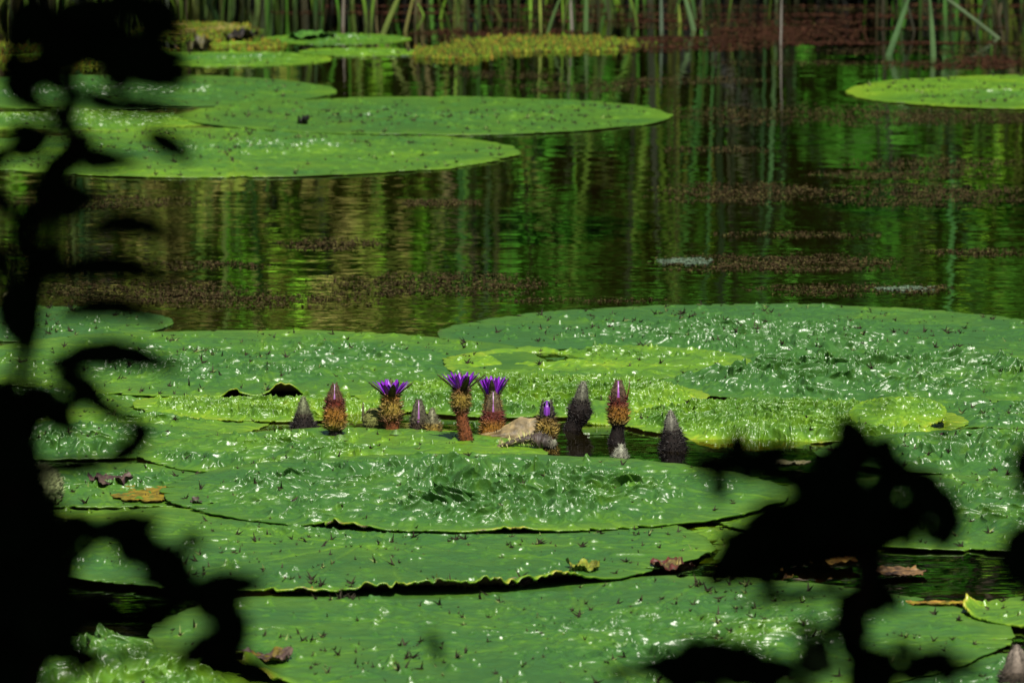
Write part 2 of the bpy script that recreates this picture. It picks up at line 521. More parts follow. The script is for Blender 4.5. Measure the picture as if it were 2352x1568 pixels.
PALE, BRK = (0.34, 0.27, 0.20), (0.05, 0.04, 0.025)
LG, DG, OL = [(0.05, 0.15, 0.008), (0.09, 0.20, 0.012)], [(0.018, 0.08, 0.006), (0.03, 0.11, 0.010)], [(0.10, 0.13, 0.02), (0.16, 0.15, 0.04)]
for k, (x, y, h, le, tc, lc, rd, n, lab) in enumerate((
        (-2.9, 30.6, 3.2, 0.05, PALE, OL, 0.05, 900, "pale stemmed olive leaved bush at the far left of the bank"),
        (-2.0, 30.9, 3.6, -0.04, PALE, LG, 0.06, 900, "pale trunked light green tree on the far bank, left of the reed gap"),
        (-1.35, 30.4, 3.0, 0.06, PALE, OL, 0.05, 800, "pale leaning trunk with olive leaves on the far bank"),
        (-0.75, 30.7, 3.4, 0.0, PALE, LG, 0.055, 900, "straight pale trunk with light leaves on the far bank"),
        (-0.1, 30.8, 3.2, 0.05, BRK, LG, 0.05, 1300, "brown trunked light green tree mirrored in mid pond"),
        (0.55, 30.5, 3.4, -0.05, BRK, DG, 0.06, 1500, "dark green bushy tree mirrored right of mid pond"),
        (1.15, 30.9, 3.6, 0.03, PALE, DG, 0.045, 1400, "dark green tree with one pale trunk on the far bank, right of centre"),
        (1.8, 30.6, 3.2, 0.04, BRK, DG, 0.06, 1500, "dark bushy tree on the far bank behind the red weed"),
        (2.4, 30.8, 3.5, -0.03, BRK, LG, 0.05, 1300, "light green tree on the far bank at the right"),
        (3.1, 30.6, 3.3, 0.0, BRK, DG, 0.06, 1500, "dark green tree at the far right of the bank"))):
    bank_tree(x, y - 1.0, h, le, tc, lc, rd, n, lab, 800 + 7 * k)


def reed_stalk(px, py, h_px, w_px, col, lean=0.0, z=-0.05, curve=0.0):
    p = at(px, py); s = scale_at(py)
    o = empty("reed_stalk", p)
    mb = MB()
    k = 9
    t = np.linspace(0, 1, k)
    hgt = h_px * s
    x = lean * hgt * t + curve * hgt * t ** 2
    zz = z + (hgt - z) * t
    col = np.asarray(col) * 0.45
    w = w_px * s * 0.5 * np.clip(1.0 - 0.75 * t ** 2, 0.1, 1)
    P = np.stack([np.stack([x - w, 0.15 * w, zz], -1), np.stack([x, -0.3 * w, zz], -1), np.stack([x + w, 0.15 * w, zz], -1)], 1)
    mb.sheet(P, col)
    ob = mb.build("blade", M_REED, o)
    return o


STALKS = [  # x, y where it meets the water, height, width, colour, lean, curve, label
    (2145, 131, 150, 13, (0.15, 0.30, 0.09), -0.03, -0.05, "broad pale green reed blade, upright at the far right edge"),
    (2030, 128, 150, 16, (0.12, 0.26, 0.08), 0.42, 0.0, "leaning green reed blade left of the broad upright one"),
    (2330, 88, 260, 14, (0.16, 0.26, 0.10), -1.35, -0.2, "long pale reed blade slanting down to the right in the corner"),
    (868, 80, 160, 13, (0.22, 0.30, 0.05), 0.42, 0.1, "yellow green reed blade leaning right above the left mats"),
    (925, 75, 150, 8, (0.26, 0.26, 0.06), 0.2, 0.1, "thin yellow reed stalk right of the leaning yellow green blade"),
    (378, 60, 140, 10, (0.20, 0.26, 0.16), 0.06, 0.0, "pale grey green stalk standing upright at the upper left"),
    (787, 62, 130, 7, (0.34, 0.30, 0.22), 0.03, 0.0, "pale straw stalk standing upright left of the yellow green blade"),
    (1315, 68, 150, 7, (0.42, 0.38, 0.30), -0.06, 0.0, "whitish bare stalk upright behind the pale yellow mat"),
    (1345, 72, 150, 11, (0.14, 0.28, 0.07), 0.02, 0.0, "green reed blade just right of the whitish bare stalk"),
    (1250, 80, 130, 8, (0.11, 0.22, 0.05), 0.25, 0.2, "green reed blade leaning right, left of the whitish stalk"),
    (1520, 72, 130, 9, (0.16, 0.24, 0.14), -0.02, 0.0, "grey green stalk above the brown weed, right of centre"),
    (1600, 70, 130, 12, (0.16, 0.30, 0.10), -0.25, -0.1, "green reed blade leaning left above the red weed"),
    (1793, 104, 170, 5, (0.40, 0.37, 0.30), 0.01, 0.01, "thin white bare stem standing behind the red weed"),
]
for (px, py, hh, ww, cc, le, cu, lab) in STALKS:
    tag(reed_stalk(px, py, hh, ww, cc, le, curve=cu), lab, "reed", "single reeds standing at the far edge")

# ------------------------------------------------------------------ the lily pads
PADS = []


def add_pad(px, py, hw, label, **k):
    d = dict(px=px, py=py, hw=hw, label=label, asp=1.0, wl=0.048, amp=0.016, mask=(0.25, 0.85), yel=0.0, old=0.0,
             lifts=(), dips=(), tilt=(0, 0), z=0.006, nth=620, nr=150, prick=260, fine=0.0, cen=(0.0, 0.0), rim=0.0018, cut=None)
    d.update(k)
    c = at(px, py); s = scale_at(py, px)
    d["c"], d["R"], d["s"] = c, hw * s, s
    PADS.append(d)


# --- far pads
add_pad(120, 132, 120, "olive yellow mat-like pad far back at the left edge", yel=0.55, old=0.12, amp=0.02, wl=0.05, nth=240, nr=50, z=0.004, prick=30)
add_pad(545, 104, 75, "small yellowish pad beside the dark broken stump far back", yel=0.5, amp=0.012, wl=0.05, nth=240, nr=50, z=0.004, prick=30)
add_pad(530, 137, 235, "long narrow green pad lying below the stump far back", yel=0.22, amp=0.014, wl=0.06, nth=320, nr=70, z=0.006, prick=90)
add_pad(775, 91, 172, "hindmost green pad with a bushy lump on top", yel=0.15, amp=0.012, wl=0.06, nth=320, nr=70, z=0.005, prick=60)
add_pad(825, 122, 138, "far green pad with a pale grey right tip", yel=0.2, amp=0.010, wl=0.06, nth=320, nr=70, z=0.012, prick=60)
add_pad(235, 211, 522, "dark green pad with its right tip above the grey green long pad", yel=0.0, amp=0.022, wl=0.046, mask=(0.2, 0.8), nth=460, nr=110, z=0.008)
add_pad(985, 268, 556, "grey green long smooth pad lying alone right of the far left group", yel=0.02, amp=0.011, wl=0.06, mask=(0.05, 0.6), nth=520, nr=120, z=0.012, prick=420, rim=0.002)
add_pad(190, 278, 300, "yellow green crinkled pad squeezed between two larger pads at far left", yel=0.3, amp=0.02, wl=0.026, mask=(0.6, 1.0), nth=460, nr=110, z=0.005)
add_pad(510, 351, 671, "bright green pad nearest of the far left group with a glossy crinkled middle", yel=0.17, amp=0.026, wl=0.048, mask=(0.15, 0.62), nth=620, nr=150, z=0.010, prick=420, rim=0.002, cen=(0.05, 0.1))
add_pad(2480, 213, 548, "yellow green pad cut by the right frame edge out on the open water", yel=0.28, amp=0.014, wl=0.05, mask=(0.3, 0.8), nth=460, nr=110, z=0.010, prick=420)
# --- middle field, back to front
add_pad(240, 900, 340, "green pad behind the black twigs, left of the finely curled pad", yel=0.14, amp=0.022, wl=0.05, mask=(0.4, 0.9), z=0.003)
add_pad(330, 970, 300, "narrow green strip of pad between the finely curled pad and the flower pad at left", yel=0.22, amp=0.016, z=0.003)
add_pad(430, 1165, 330, "yellowing pad mostly covered by the broad pads at lower left", yel=0.40, amp=0.012, z=0.003, old=0.08)
add_pad(1720, 1245, 330, "olive pad between the dense crinkled pad and the black shrub", yel=0.45, amp=0.010, z=0.002, old=0.12)
add_pad(30, 745, 370, "grey green pad at the left edge where the open water ends", yel=0.0, amp=0.010, z=0.004)
add_pad(1760, 781, 752, "huge grey green pad with scattered thorns at the back right of the flower patch", yel=-0.10, amp=0.022, wl=0.046, mask=(0.25, 0.8), z=0.010, prick=520, nth=960, nr=220, old=0.10, rim=0.003)
add_pad(570, 838, 690, "big green pad with a straight back rim along the water, behind the left buds", yel=0.10, amp=0.022, wl=0.052, mask=(0.3, 0.95), z=0.014, prick=240, nth=960, nr=220,
        lifts=((-1.42, 0.055, 0.026), (-1.58, 0.04, 0.012)))
add_pad(1370, 838, 360, "half sunken yellow olive pad in the seam behind the open flowers", yel=0.34, amp=0.016, wl=0.046, mask=(0.6, 1.0), z=0.016, prick=120,
        dips=((1250, 822, 130, 14, 0.022), (1180, 848, 90, 9, 0.018), (1330, 800, 90, 8, 0.02)))
add_pad(2020, 872, 540, "dark green deeply crinkled glossy pad right of the flower patch", yel=0.0, amp=0.036, wl=0.052, mask=(0.7, 0.97), z=0.012, prick=140, nth=960, nr=220)
add_pad(640, 932, 335, "yellow green finely curled pad around the two left buds", yel=0.46, amp=0.015, wl=0.022, mask=(0.72, 0.92), z=0.010, prick=60, nth=1000, nr=240, fine=1.0,
        dips=((800, 958, 90, 10, 0.02),))
add_pad(1215, 915, 400, "bright green finely curled pad behind the open flowers", yel=0.38, amp=0.018, wl=0.024, mask=(0.85, 1.0), z=0.012, prick=40, nth=1150, nr=270, fine=1.0,
        dips=((1120, 980, 180, 7, 0.02),))
add_pad(1385, 968, 74, "small smooth green lobe between the leaning dark bud and the red bud", yel=0.28, amp=0.004, wl=0.05, z=0.008, prick=200, nth=240, nr=50, tilt=(0.0, 0.26), rim=0.001)
add_pad(1815, 970, 405, "bright yellow green finely curled pad right of the black cone bud", yel=0.34, amp=0.018, wl=0.023, mask=(0.78, 0.97), z=0.010, prick=70, nth=1150, nr=270, fine=1.0,
        dips=((1680, 1016, 190, 9, 0.016),))
add_pad(2330, 955, 270, "dark green crinkled pad at the right frame edge beside the finely curled lobe", yel=0.0, amp=0.028, wl=0.048, mask=(0.7, 1.0), z=0.008)
add_pad(2062, 980, 112, "yellow green finely curled lobe with a raised torn rim over dark water", yel=0.40, amp=0.012, wl=0.022, mask=(0.85, 1.0), z=0.020, nth=420, nr=90, fine=1.0, tilt=(0.04, 0.22), prick=20)
add_pad(180, 1016, 345, "dark crinkled pad at the left edge half hidden by black twigs", yel=0.02, amp=0.03, wl=0.050, mask=(0.6, 0.95), z=0.008)
add_pad(2310, 1046, 420, "green pad with glossy curled ridges at the right, above the black shrub", yel=0.04, amp=0.030, wl=0.050, mask=(0.5, 0.95), z=0.014, dips=((2130, 1015, 110, 8, 0.03),))
add_pad(790, 1046, 462, "smooth green pad carrying the tallest flower on its back rim", yel=0.12, amp=0.024, wl=0.048, mask=(0.55, 0.95), z=0.012, prick=150, nth=900, nr=210, cen=(-0.55, -0.25),
        dips=((930, 1056, 120, 10, 0.022),))
add_pad(230, 1118, 400, "green pad beside the pale prickly fruit at the left", yel=0.10, amp=0.014, z=0.006)
add_pad(2265, 1182, 645, "wide green pad in front of the dark pool at the lower right", yel=0.08, amp=0.026, wl=0.050, mask=(0.4, 0.85), z=0.010, prick=200, nth=900, nr=210, dips=((2120, 1085, 150, 10, 0.02),))
add_pad(1085, 1144, 702, "deep green pad with the densest glossy crinkles, in front of the flowers", yel=0.0, amp=0.034, wl=0.048, mask=(0.60, 0.90), z=0.036, prick=110, nth=1150, nr=260,
        lifts=((-2.0, 0.09, 0.014), (-1.45, 0.12, 0.006)), cen=(-0.08, -0.12))
add_pad(60, 1236, 195, "small green pad at the left edge under the prickly fruit", yel=0.12, amp=0.012, z=0.008)
add_pad(835, 1262, 805, "broad grey green pad whose front rim lifts over a black gap", yel=0.06, amp=0.020, wl=0.052, mask=(0.15, 0.75), z=0.026, prick=330, nth=1150, nr=260, cen=(0.0, 0.35),
        lifts=((-1.44, 0.14, 0.024), (-1.18, 0.12, 0.020), (-0.95, 0.10, 0.016), (-1.75, 0.10, 0.008)), old=0.02)
add_pad(1325, 1464, 985, "largest grey green pad along the bottom of the frame", yel=-0.02, amp=0.022, wl=0.046, mask=(0.25, 0.7), z=0.012, prick=420, nth=1150, nr=260, cen=(0.25, 0.0),
        lifts=((-2.45, 0.14, 0.035),), old=0.03)
add_pad(2480, 1416, 262, "pale yellow green pad tip by the dark pool at the lower right", yel=0.34, amp=0.010, wl=0.06, z=0.016, lifts=((3.0, 0.3, 0.02),))
add_pad(190, 1546, 505, "bright green crinkled pad in the bottom left corner", yel=0.25, amp=0.028, wl=0.05, mask=(0.75, 0.95), z=0.010, nth=900, nr=210, fine=0.5)
add_pad(2440, 1565, 420, "dark green pad under the grey bud in the bottom right corner", yel=0.0, amp=0.016, z=0.006)


def crumple(x, y, wl, fine, seed):
    """puckers between sunken veins, thrown into crests that curl over"""
    wx = x + wl * 0.7 * (fbm(x / wl * 0.8, y / wl * 0.8, seed + 1, 2) - 0.5) * 2
    wy = y + wl * 0.7 * (fbm(x / wl * 0.8 + 40, y / wl * 0.8, seed + 2, 2) - 0.5) * 2
    if fine:
        n = fbm(wx / wl, wy / wl * 0.8, seed + 3, 2)
        r = np.clip(1 - np.abs(2 * n - 1) * 2.8, -0.4, 1)
        n2 = fbm(wx / wl * 1.6 + 9, wy / wl * 1.6, seed + 6, 1)
        return 0.62 * r + 0.38 * (1 - np.abs(2 * n2 - 1) * 2.2)
    n = fbm(wx / wl, wy / wl, seed + 3, 2)
    r = 1 - np.abs(2 * n - 1) * 2.6
    f1, f2, cid = worley(wx / wl * 0.9, wy / wl * 0.9, seed + 4)
    tent = (f2 - f1) * (0.3 + 1.2 * cid)
    n3 = fbm(wx / wl * 2.3, wy / wl * 2.3, seed + 7, 1)
    r3 = 1 - np.abs(2 * n3 - 1) * 2.2
    return 0.50 * r + 0.55 * tent + 0.26 * r3


def build_pad(i, p):
    g = np.random.default_rng(100 + i)
    seed = 1000 + i * 31
    nth, nr, R = p["nth"], p["nr"], p["R"]
    th = np.linspace(-np.pi, np.pi, nth, endpoint=False)
    q = np.concatenate([np.linspace(0.012, 0.985, nr), [1.0, 1.0015, 0.996]])
    TH, Q = np.meshgrid(th, q, indexing='xy')
    ct, st = np.cos(th), np.sin(th)
    ro = 1 + 0.05 * (fbm(ct * 1.5 + 5, st * 1.5, seed, 2) - 0.5) * 2 + 0.018 * (fbm(ct * 9, st * 9 + 3, seed + 1, 3) - 0.5) * 2
    tear = fbm(ct * 26 + 9, st * 26, seed + 2, 2)
    ro = ro - 0.045 * sstep(0.68, 0.84, tear)
    RO = np.broadcast_to(ro[None], Q.shape)
    X = Q * RO * R * np.cos(TH)
    Y = Q * RO * R * np.sin(TH) * p["asp"]
    wx, wy = X + p["c"][0], Y + p["c"][1]
    # where other, higher pads lie on this one it is pressed flat under them
    press = np.ones_like(X)
    for j, o in enumerate(PADS):
        if j == i or o["z"] + 0.0005 * j <= p["z"] + 0.0005 * i: continue
        if np.hypot(*(o["c"][:2] - p["c"][:2])) > o["R"] + R: continue
        d = np.hypot(wx - o["c"][0], (wy - o["c"][1]) / o["asp"]) / o["R"]
        press *= sstep(0.93, 1.10, d)
    qe = np.hypot(X / R - p["cen"][0], Y / R - p["cen"][1])
    a, b = p["mask"]
    edge = 1 - sstep(0.90, 0.99, Q)
    blotch = sstep(0.22, 0.62, fbm(wx * 3.2, wy * 3.2, seed + 5, 3))
    mask = (1 - sstep(a, b, qe)) * (0.35 + 0.65 * blotch) * edge
    mask = np.maximum(mask, (0.08 + 0.20 * sstep(0.4, 0.7, fbm(wx * 7, wy * 7, seed + 50, 2))) * edge) * (0.15 + 0.85 * press)
    hh = crumple(wx, wy, p["wl"], p["fine"], seed)
    h = (0.92 + 0.25 * p["fine"]) * p["amp"] * mask * hh
    # long low undulation of the sheet, and ribs running to the rim
    h = h + 0.005 * (fbm(wx * 2.2, wy * 2.2, seed + 8, 2) - 0.42) * (1 - 0.7 * Q) * press
    # scattered single puckers on the smooth parts
    jx = 0.020 * (fbm(wx * 40, wy * 40, seed + 21, 2) - 0.5); jy = 0.020 * (fbm(wx * 40 + 9, wy * 40, seed + 22, 2) - 0.5)
    f1, f2, cid = worley((wx + 2 * jx) * 24, (wy + 2 * jy) * 24, seed + 20)
    peak = np.clip(1 - f1 * (2.2 + 1.5 * cid), 0, 1) * sstep(0.48, 0.85, cid) * fbm(wx * 70, wy * 70, seed + 23, 2) * 1.8 * edge * press
    h = h + (0.005 + 0.007 * cid) * peak * (0.4 + 0.6 * blotch)
    h = h + 0.0015 * (fbm(wx * 22, wy * 22, seed + 9, 2) - 0.5)
    vein = np.full_like(X, 9.0)
    nv = 15
    for k in range(nv):
        tk = -np.pi + 2 * np.pi * (k + 0.3 * g.random()) / nv
        for br in (-1, 1):
            wob = tk + br * 0.105 * np.clip(Q - 0.35, 0, 1) + 0.05 * (fbm(Q * 5 + k, Q * 0 + br, seed + 30, 2) - 0.5)
            dth = np.abs((TH - wob + np.pi) % (2 * np.pi) - np.pi)
            vein = np.minimum(vein, dth * Q * R)
    vline = np.exp(-(vein / 0.0045) ** 2) * (Q > 0.05)
    h = h - 0.0016 * vline * press + 0.0022 * np.exp(-(vein / 0.02) ** 2) * press * edge * blotch
    rimn = fbm(ct * 6, st * 6, seed + 11, 3)
    h = h + p["rim"] * sstep(0.93, 1.0, Q) * (2.2 * rimn - 0.7)[None]
    for (ang, wd, up) in p["lifts"]:
        da = np.abs((TH - ang + np.pi) % (2 * np.pi) - np.pi)
        ragged = 0.25 + 1.5 * fbm(ct * 34, st * 34, seed + 13, 3)[None]
        h = h + up * np.exp(-(da / wd) ** 2) * sstep(0.90, 1.0, Q) * ragged
    torn = np.zeros_like(X)
    for (ang, wd, up) in p["lifts"]:
        da = np.abs((TH - ang + np.pi) % (2 * np.pi) - np.pi)
        torn = np.maximum(torn, np.exp(-(da / (wd * 1.3)) ** 2) * sstep(0.955, 1.0, Q) * (0.4 + 0.9 * fbm(ct * 30, st * 30, seed + 40, 2)[None]))
    old = 0.04 + 0.14 * torn + p["old"] * sstep(0.6, 1.0, Q) + 0.10 * sstep(0.965, 1.0, Q)
    yel = p["yel"] + 0.14 * sstep(0.80, 1.0, Q) ** 2 + 0.10 * (1 - mask) - 0.10 * mask + 0.50 * (fbm(wx * 2, wy * 2, seed + 12, 3) - 0.5) + 0.16 * vline
    yel = yel + 0.75 * torn
    h = h + 0.30 * p["z"] + 0.0001 * i - 0.005 * (1 - press)
    for (dx, dy, rx, ry, dep) in p["dips"]:
        dc = at(dx, dy); s = scale_at(dy)
        ryw = abs(at(dx, dy - ry)[1] - at(dx, dy + ry)[1]) / 2
        dd = np.hypot((wx - dc[0]) / (rx * s), (wy - dc[1]) / ryw) + 0.7 * (fbm(wx * 12, wy * 12, seed + 14, 3) - 0.5)
        m = 1 - sstep(0.45, 1.25, dd)
        h = h * (1 - m) + m * (-0.004 - dep * (0.25 + 0.75 * fbm(wx * 25, wy * 25, seed + 15, 2)) + 0.35 * h)
        yel = yel + 0.45 * m
    # crests curl over, mostly toward the viewer's side of the pond where the plant leans to the sun
    lx = (fbm(wx * 6, wy * 6, seed + 16, 2) - 0.5) * 2.4
    cur = p["amp"] * mask * np.clip(hh, 0, None) ** 1.5
    X = X + cur * lx * 0.5
    Y = Y - cur * (0.05 + 0.95 * fbm(wx * 9, wy * 9, seed + 18, 2)) - 0.004 * peak
    h = h + p["tilt"][0] * X + p["tilt"][1] * Y
    if p["tilt"] != (0, 0): h = h + abs(p["tilt"][1]) * R * 0.95
    h[-1] -= 0.0035; h[-2] -= 0.0012
    n0 = nth * len(q)
    V = np.concatenate([np.stack([X, Y, h], -1).reshape(-1, 3), [[0, 0, float(h[0].mean())]]])
    ii = np.arange(n0).reshape(len(q), nth); jj = np.roll(ii, -1, axis=1)
    quads = np.stack([ii[:-1], ii[1:], jj[1:], jj[:-1]], -1).reshape(-1, 4)
    tris = np.stack([np.full(nth, n0), ii[0], jj[0]], -1)
    z0 = V[:, 2]
    o = empty("lily_pad", (p["c"][0], p["c"][1], 0), p["label"], "lily pad", "prickly water lily pads floating on the pond")
    mesh_obj("leaf_blade", V, [quads, tris], M_PAD, o, attrs={"yel": np.append(yel.ravel(), p["yel"]), "old": np.append(old.ravel(), 0)})
    # prickles stand in little stars on the veins
    n = int(p["prick"] * np.pi * R * R * p["asp"] * 2.4)
    if n > 3:
        qi = np.sqrt(g.random(n)) * 0.97
        qi_idx = np.clip((qi * nr).astype(int), 0, nr - 2); ti = g.integers(0, nth, n)
        base = np.stack([X[qi_idx, ti], Y[qi_idx, ti], h[qi_idx, ti]], -1)
        keepd = 0.15 + 0.85 * np.exp(-(vein[qi_idx, ti] / 0.012) ** 2)
        keepd *= 0.25 + 1.5 * sstep(0.35, 0.65, fbm(wx[qi_idx, ti] * 5, wy[qi_idx, ti] * 5, seed + 33, 2))
        ok = (g.random(n) < keepd) & (press[qi_idx, ti] > 0.6) & (base[:, 2] > 0.0)
        base = base[ok]; n = len(base)
        sz = np.minimum(g.gamma(1.3, 0.8, n) * 0.0058 + 0.0014, 0.016)
        mb = MB()
        for k in range(5):
            sel = g.random(n) < (0.95 if k == 0 else 0.62)
            az = g.uniform(0, 2 * np.pi, n); up = g.uniform(0.15, 0.75, n) if k else g.uniform(0.8, 1.0, n)
            D = np.stack([np.cos(az) * np.sqrt(1 - up ** 2), np.sin(az) * np.sqrt(1 - up ** 2), up], -1)
            c = np.array((0.022, 0.018, 0.010)) * g.uniform(0.5, 1.8, n)[:, None]
            light = g.random(n) < 0.08
            c = np.where(light[:, None], np.array((0.20, 0.26, 0.08)), c)
            mb.spikes(base[sel] + np.array((0, 0, 0.0005)), D[sel], (sz * g.uniform(0.7, 1.3, n))[sel], (sz * 0.17 + 0.0004)[sel], c[sel])
        tag(mb.build("prickle_cover", M_PRICK, o, smooth=False), kind="stuff")


for i, p in enumerate(PADS):
    build_pad(i, p)

# ------------------------------------------------------------------ flowers and buds
GREY = (0.17, 0.19, 0.12)
DARK = (0.012, 0.008, 0.006)
GOLD = (0.25, 0.175, 0.028)
ORANGE = (0.25, 0.115, 0.014)
RED = (0.105, 0.018, 0.010)
RUST = (0.19, 0.060, 0.020)
OLIVE = (0.20, 0.19, 0.05)
VIOLET = (0.34, 0.035, 0.68)
LILAC = (0.38, 0.16, 0.42)


def lerp(a, b, t):
    return np.asarray(a) * (1 - t) + np.asarray(b) * t


def spiny_tube(mb, path, rad, cols, g, dens, slen, s, spine_col=None, up=0.35, seg=18, lump=0.05, seed=0):
    """smooth a rough path/radius list, add it as a tube with thorns all over"""
    path = np.asarray(path, float); rad = np.asarray(rad, float); cols = np.asarray(cols, float)
    u = np.linspace(0, 1, len(path)); uu = np.linspace(0, 1, max(14, len(path) * 5))
    def sm(a):
        out = np.stack([np.interp(uu, u, a[:, k]) for k in range(a.shape[1])], -1)
        for _ in range(3):
            out[1:-1] = (out[:-2] + 2 * out[1:-1] + out[2:]) / 4
        return out
    P = sm(path); Rr = sm(rad[:, None])[:, 0]; C = sm(cols)
    ring, T = mb.tube(P, Rr, C * 0.72, seg=seg, lump=lump, seed=seed)
    n = int(dens * 1.0)
    wts = Rr / Rr.sum()
    ri = g.choice(len(P), n, p=wts); ai = g.integers(0, seg, n)
    base = ring[ri, ai]; ctr = P[ri]
    nd = base - ctr; nd /= np.linalg.norm(nd, axis=1, keepdims=True) + 1e-9
    tang = np.stack([-nd[:, 1], nd[:, 0], 0 * nd[:, 0]], -1)
    base = base + T[ri] * (g.uniform(-0.5, 0.5, n) * np.linalg.norm(P[1] - P[0]))[:, None] + tang * (g.uniform(-0.5, 0.5, n) * Rr[ri] * 2 * np.pi / seg)[:, None]
    D = nd + T[ri] * (up + g.normal(0, 0.22, n))[:, None] + g.normal(0, 0.15, (n, 3))
    dk = g.random(n)[:, None] < 0.45
    sc = np.where(dk, C[ri] * 0.18, C[ri] * g.uniform(0.8, 1.7, n)[:, None] + 0.035) if spine_col is None else np.tile(spine_col, (n, 1)) * g.uniform(0.6, 1.4, n)[:, None]
    L = 1.5 * slen * s * g.uniform(0.5, 1.3, n)
    mb.spikes(base, D, L, np.maximum(L * 0.115, 0.0006), sc)


def blade_mesh(mb, prof, th, wid, cols, cup=0.2, nt=13, nu=9, s=1.0, twist=0.0):
    """a sepal or petal: profile [(radius, height)] in px, half widths in px, colours along it"""
    prof = np.asarray(prof, float); u = np.linspace(0, 1, len(prof)); t = np.linspace(0, 1, nt)
    r = np.interp(t, u, prof[:, 0]); z = np.interp(t, u, prof[:, 1])
    for _ in range(2):
        r[1:-1] = (r[:-2] + 2 * r[1:-1] + r[2:]) / 4; z[1:-1] = (z[:-2] + 2 * z[1:-1] + z[2:]) / 4
    w = np.interp(t, np.linspace(0, 1, len(wid)), wid)
    uu = np.linspace(-1, 1, nu)
    rad = np.array((math.cos(th), math.sin(th), 0)); tan = np.array((-math.sin(th), math.cos(th), 0))
    wrap = np.minimum(w / np.maximum(r, 1e-3), 1.3)                     # closed blades follow the round of the bud
    a = uu[None] * wrap[:, None]
    closed = np.clip(1.2 - np.abs(r - r[0]) / 25, 0, 1)[:, None]
    X = (r[:, None] * np.cos(a)) * closed + (1 - closed) * (r[:, None] - cup * w[:, None] * (uu[None] ** 2))
    Yt = (r[:, None] * np.sin(a)) * closed + (1 - closed) * (w[:, None] * uu[None])
    Z = z[:, None] + (1 - closed) * cup * w[:, None] * uu[None] ** 2 * 0.5
    P = (X[..., None] * rad + Yt[..., None] * tan + Z[..., None] * np.array((0, 0, 1.0))) * s
    c = np.asarray(cols, float); cc = np.stack([np.interp(t, np.linspace(0, 1, len(c)), c[:, k]) for k in range(3)], -1)
    streak = 1 - 0.55 * np.abs(uu) ** 1.5 + 0.25 * np.cos(uu * 7)
    C = cc[:, None] * streak[None, :, None]
    outer = P + (rad * 0.9 + np.array((0, 0, -0.3))) * 0.9 * s
    mb.sheet(P[:, ::-1], C); mb.sheet(outer, C)
    for e in (0, nu - 1):
        pair = np.stack([P[:, e], outer[:, e]], 1)
        mb.sheet(pair if e == 0 else pair[:, ::-1], np.stack([cc, cc], 1))
    return outer, rad


def sepal_part(o, prof, th, wid, cols, g, s, spines=22, slen=4.0, spine_col=None, **k):
    mb = MB()
    outer, rad = blade_mesh(mb, prof, th, wid, cols, s=s, **k)
    a, b = outer.shape[:2]
    ri = g.integers(0, a - 1, spines); ai = g.integers(0, b, spines)
    base = outer[ri, ai]
    dirv = outer[np.minimum(ri + 1, a - 1), ai] - base
    dirv /= np.linalg.norm(dirv, axis=1, keepdims=True) + 1e-9
    nrm = np.cross(dirv, np.cross(np.tile(rad, (spines, 1)) + np.array((0, 0, -0.4)), dirv))
    nrm /= np.linalg.norm(nrm, axis=1, keepdims=True) + 1e-9
    D = nrm + 0.35 * dirv + g.normal(0, 0.25, (spines, 3))
    c = np.asarray(spine_col if spine_col is not None else cols[len(cols) // 2])
    mb.spikes(base, D, slen * s * g.uniform(0.5, 1.3, spines), 0.85 * s, np.tile(c, (spines, 1)) * g.uniform(0.5, 1.5, spines)[:, None])
    return mb.build("sepal", M_BODY, o)


def bud(px, py, label, stem, tube, sep, seed, sepc=(DARK, GREY), slit=None, spines=(320, 6.0), name="lily_bud", cat="lily bud",
        stemc=(RUST, RUST), lean=0.0, sep_gap=0.0, wide=None, tilt_y=0.0, stem_sp=220):
    """stem [(x, h, r)], tube [(h, r, colour)], sep [(r, h)] profile of the closed sepals; all px"""
    g = np.random.default_rng(seed)
    if sep: sep = [(r * (1 - 0.24 * k / (len(sep) - 1)), h) for k, (r, h) in enumerate(sep)]
    s = scale_at(py, px); p = at(px, py)
    o = empty(name, p, label, cat, "prickly flowers and buds rising from the pool")
    if stem:
        mb = MB()
        path = [(x * s, 0, h * s) for x, h, r in stem]
        cs = [lerp(stemc[0], stemc[1], k / max(1, len(stem) - 1)) for k in range(len(stem))]
        spiny_tube(mb, path, [r * s for _, _, r in stem], cs, g, stem_sp, 3.6, s, up=0.5, seg=14, seed=seed)
        mb.build("stem", M_BODY, o)
        x0 = stem[-1][0]
    else:
        x0 = 0
    top = empty("flower_head", (x0 * s, 0, 0)); top.parent = o
    top.rotation_euler = (tilt_y, lean, 0)
    mb = MB()
    spiny_tube(mb, [(0, 0, h * s) for h, r, c in tube], [r * s for h, r, c in tube], [c for h, r, c in tube], g, spines[0], spines[1], s, up=0.35, seed=seed + 1)
    mb.build("calyx_tube", M_BODY, top)
    h0 = tube[-1][0]; r0 = tube[-1][1]
    if sep:
        L = sep[-1][1] - sep[0][1]
        rot0 = math.radians(-90 + 45) if slit is not None else math.radians(-90)
        for k in range(4):
            th = rot0 + k * math.pi / 2
            wmid = (r0 * 0.60 - sep_gap) if slit is not None else r0 * 0.9
            sepal_part(top, sep, th, (wmid, wmid, wmid * 0.85, wmid * 0.5, 1.0), (sepc[0], lerp(sepc[0], sepc[1], 0.6), sepc[1]), g, s, spines=55, slen=7.5, spine_col=lerp(sepc[0], sepc[1], 0.35))
        if slit is not None:
            for k in range(5):
                th = math.radians(-90) + k * 2 * math.pi / 5
                m2 = MB()
                pr = [(max(r * 0.93, 1.2), h) for r, h in sep[:-1]] + [(1.5, sep[-1][1] - 3)]
                blade_mesh(m2, pr, th, (r0 * 0.42, r0 * 0.5, r0 * 0.4, r0 * 0.2, 0.8), (lerp(slit, DARK, 0.4), slit, slit), s=s)
                m2.build("petal", M_PETAL, top)
    return o, top, s, g


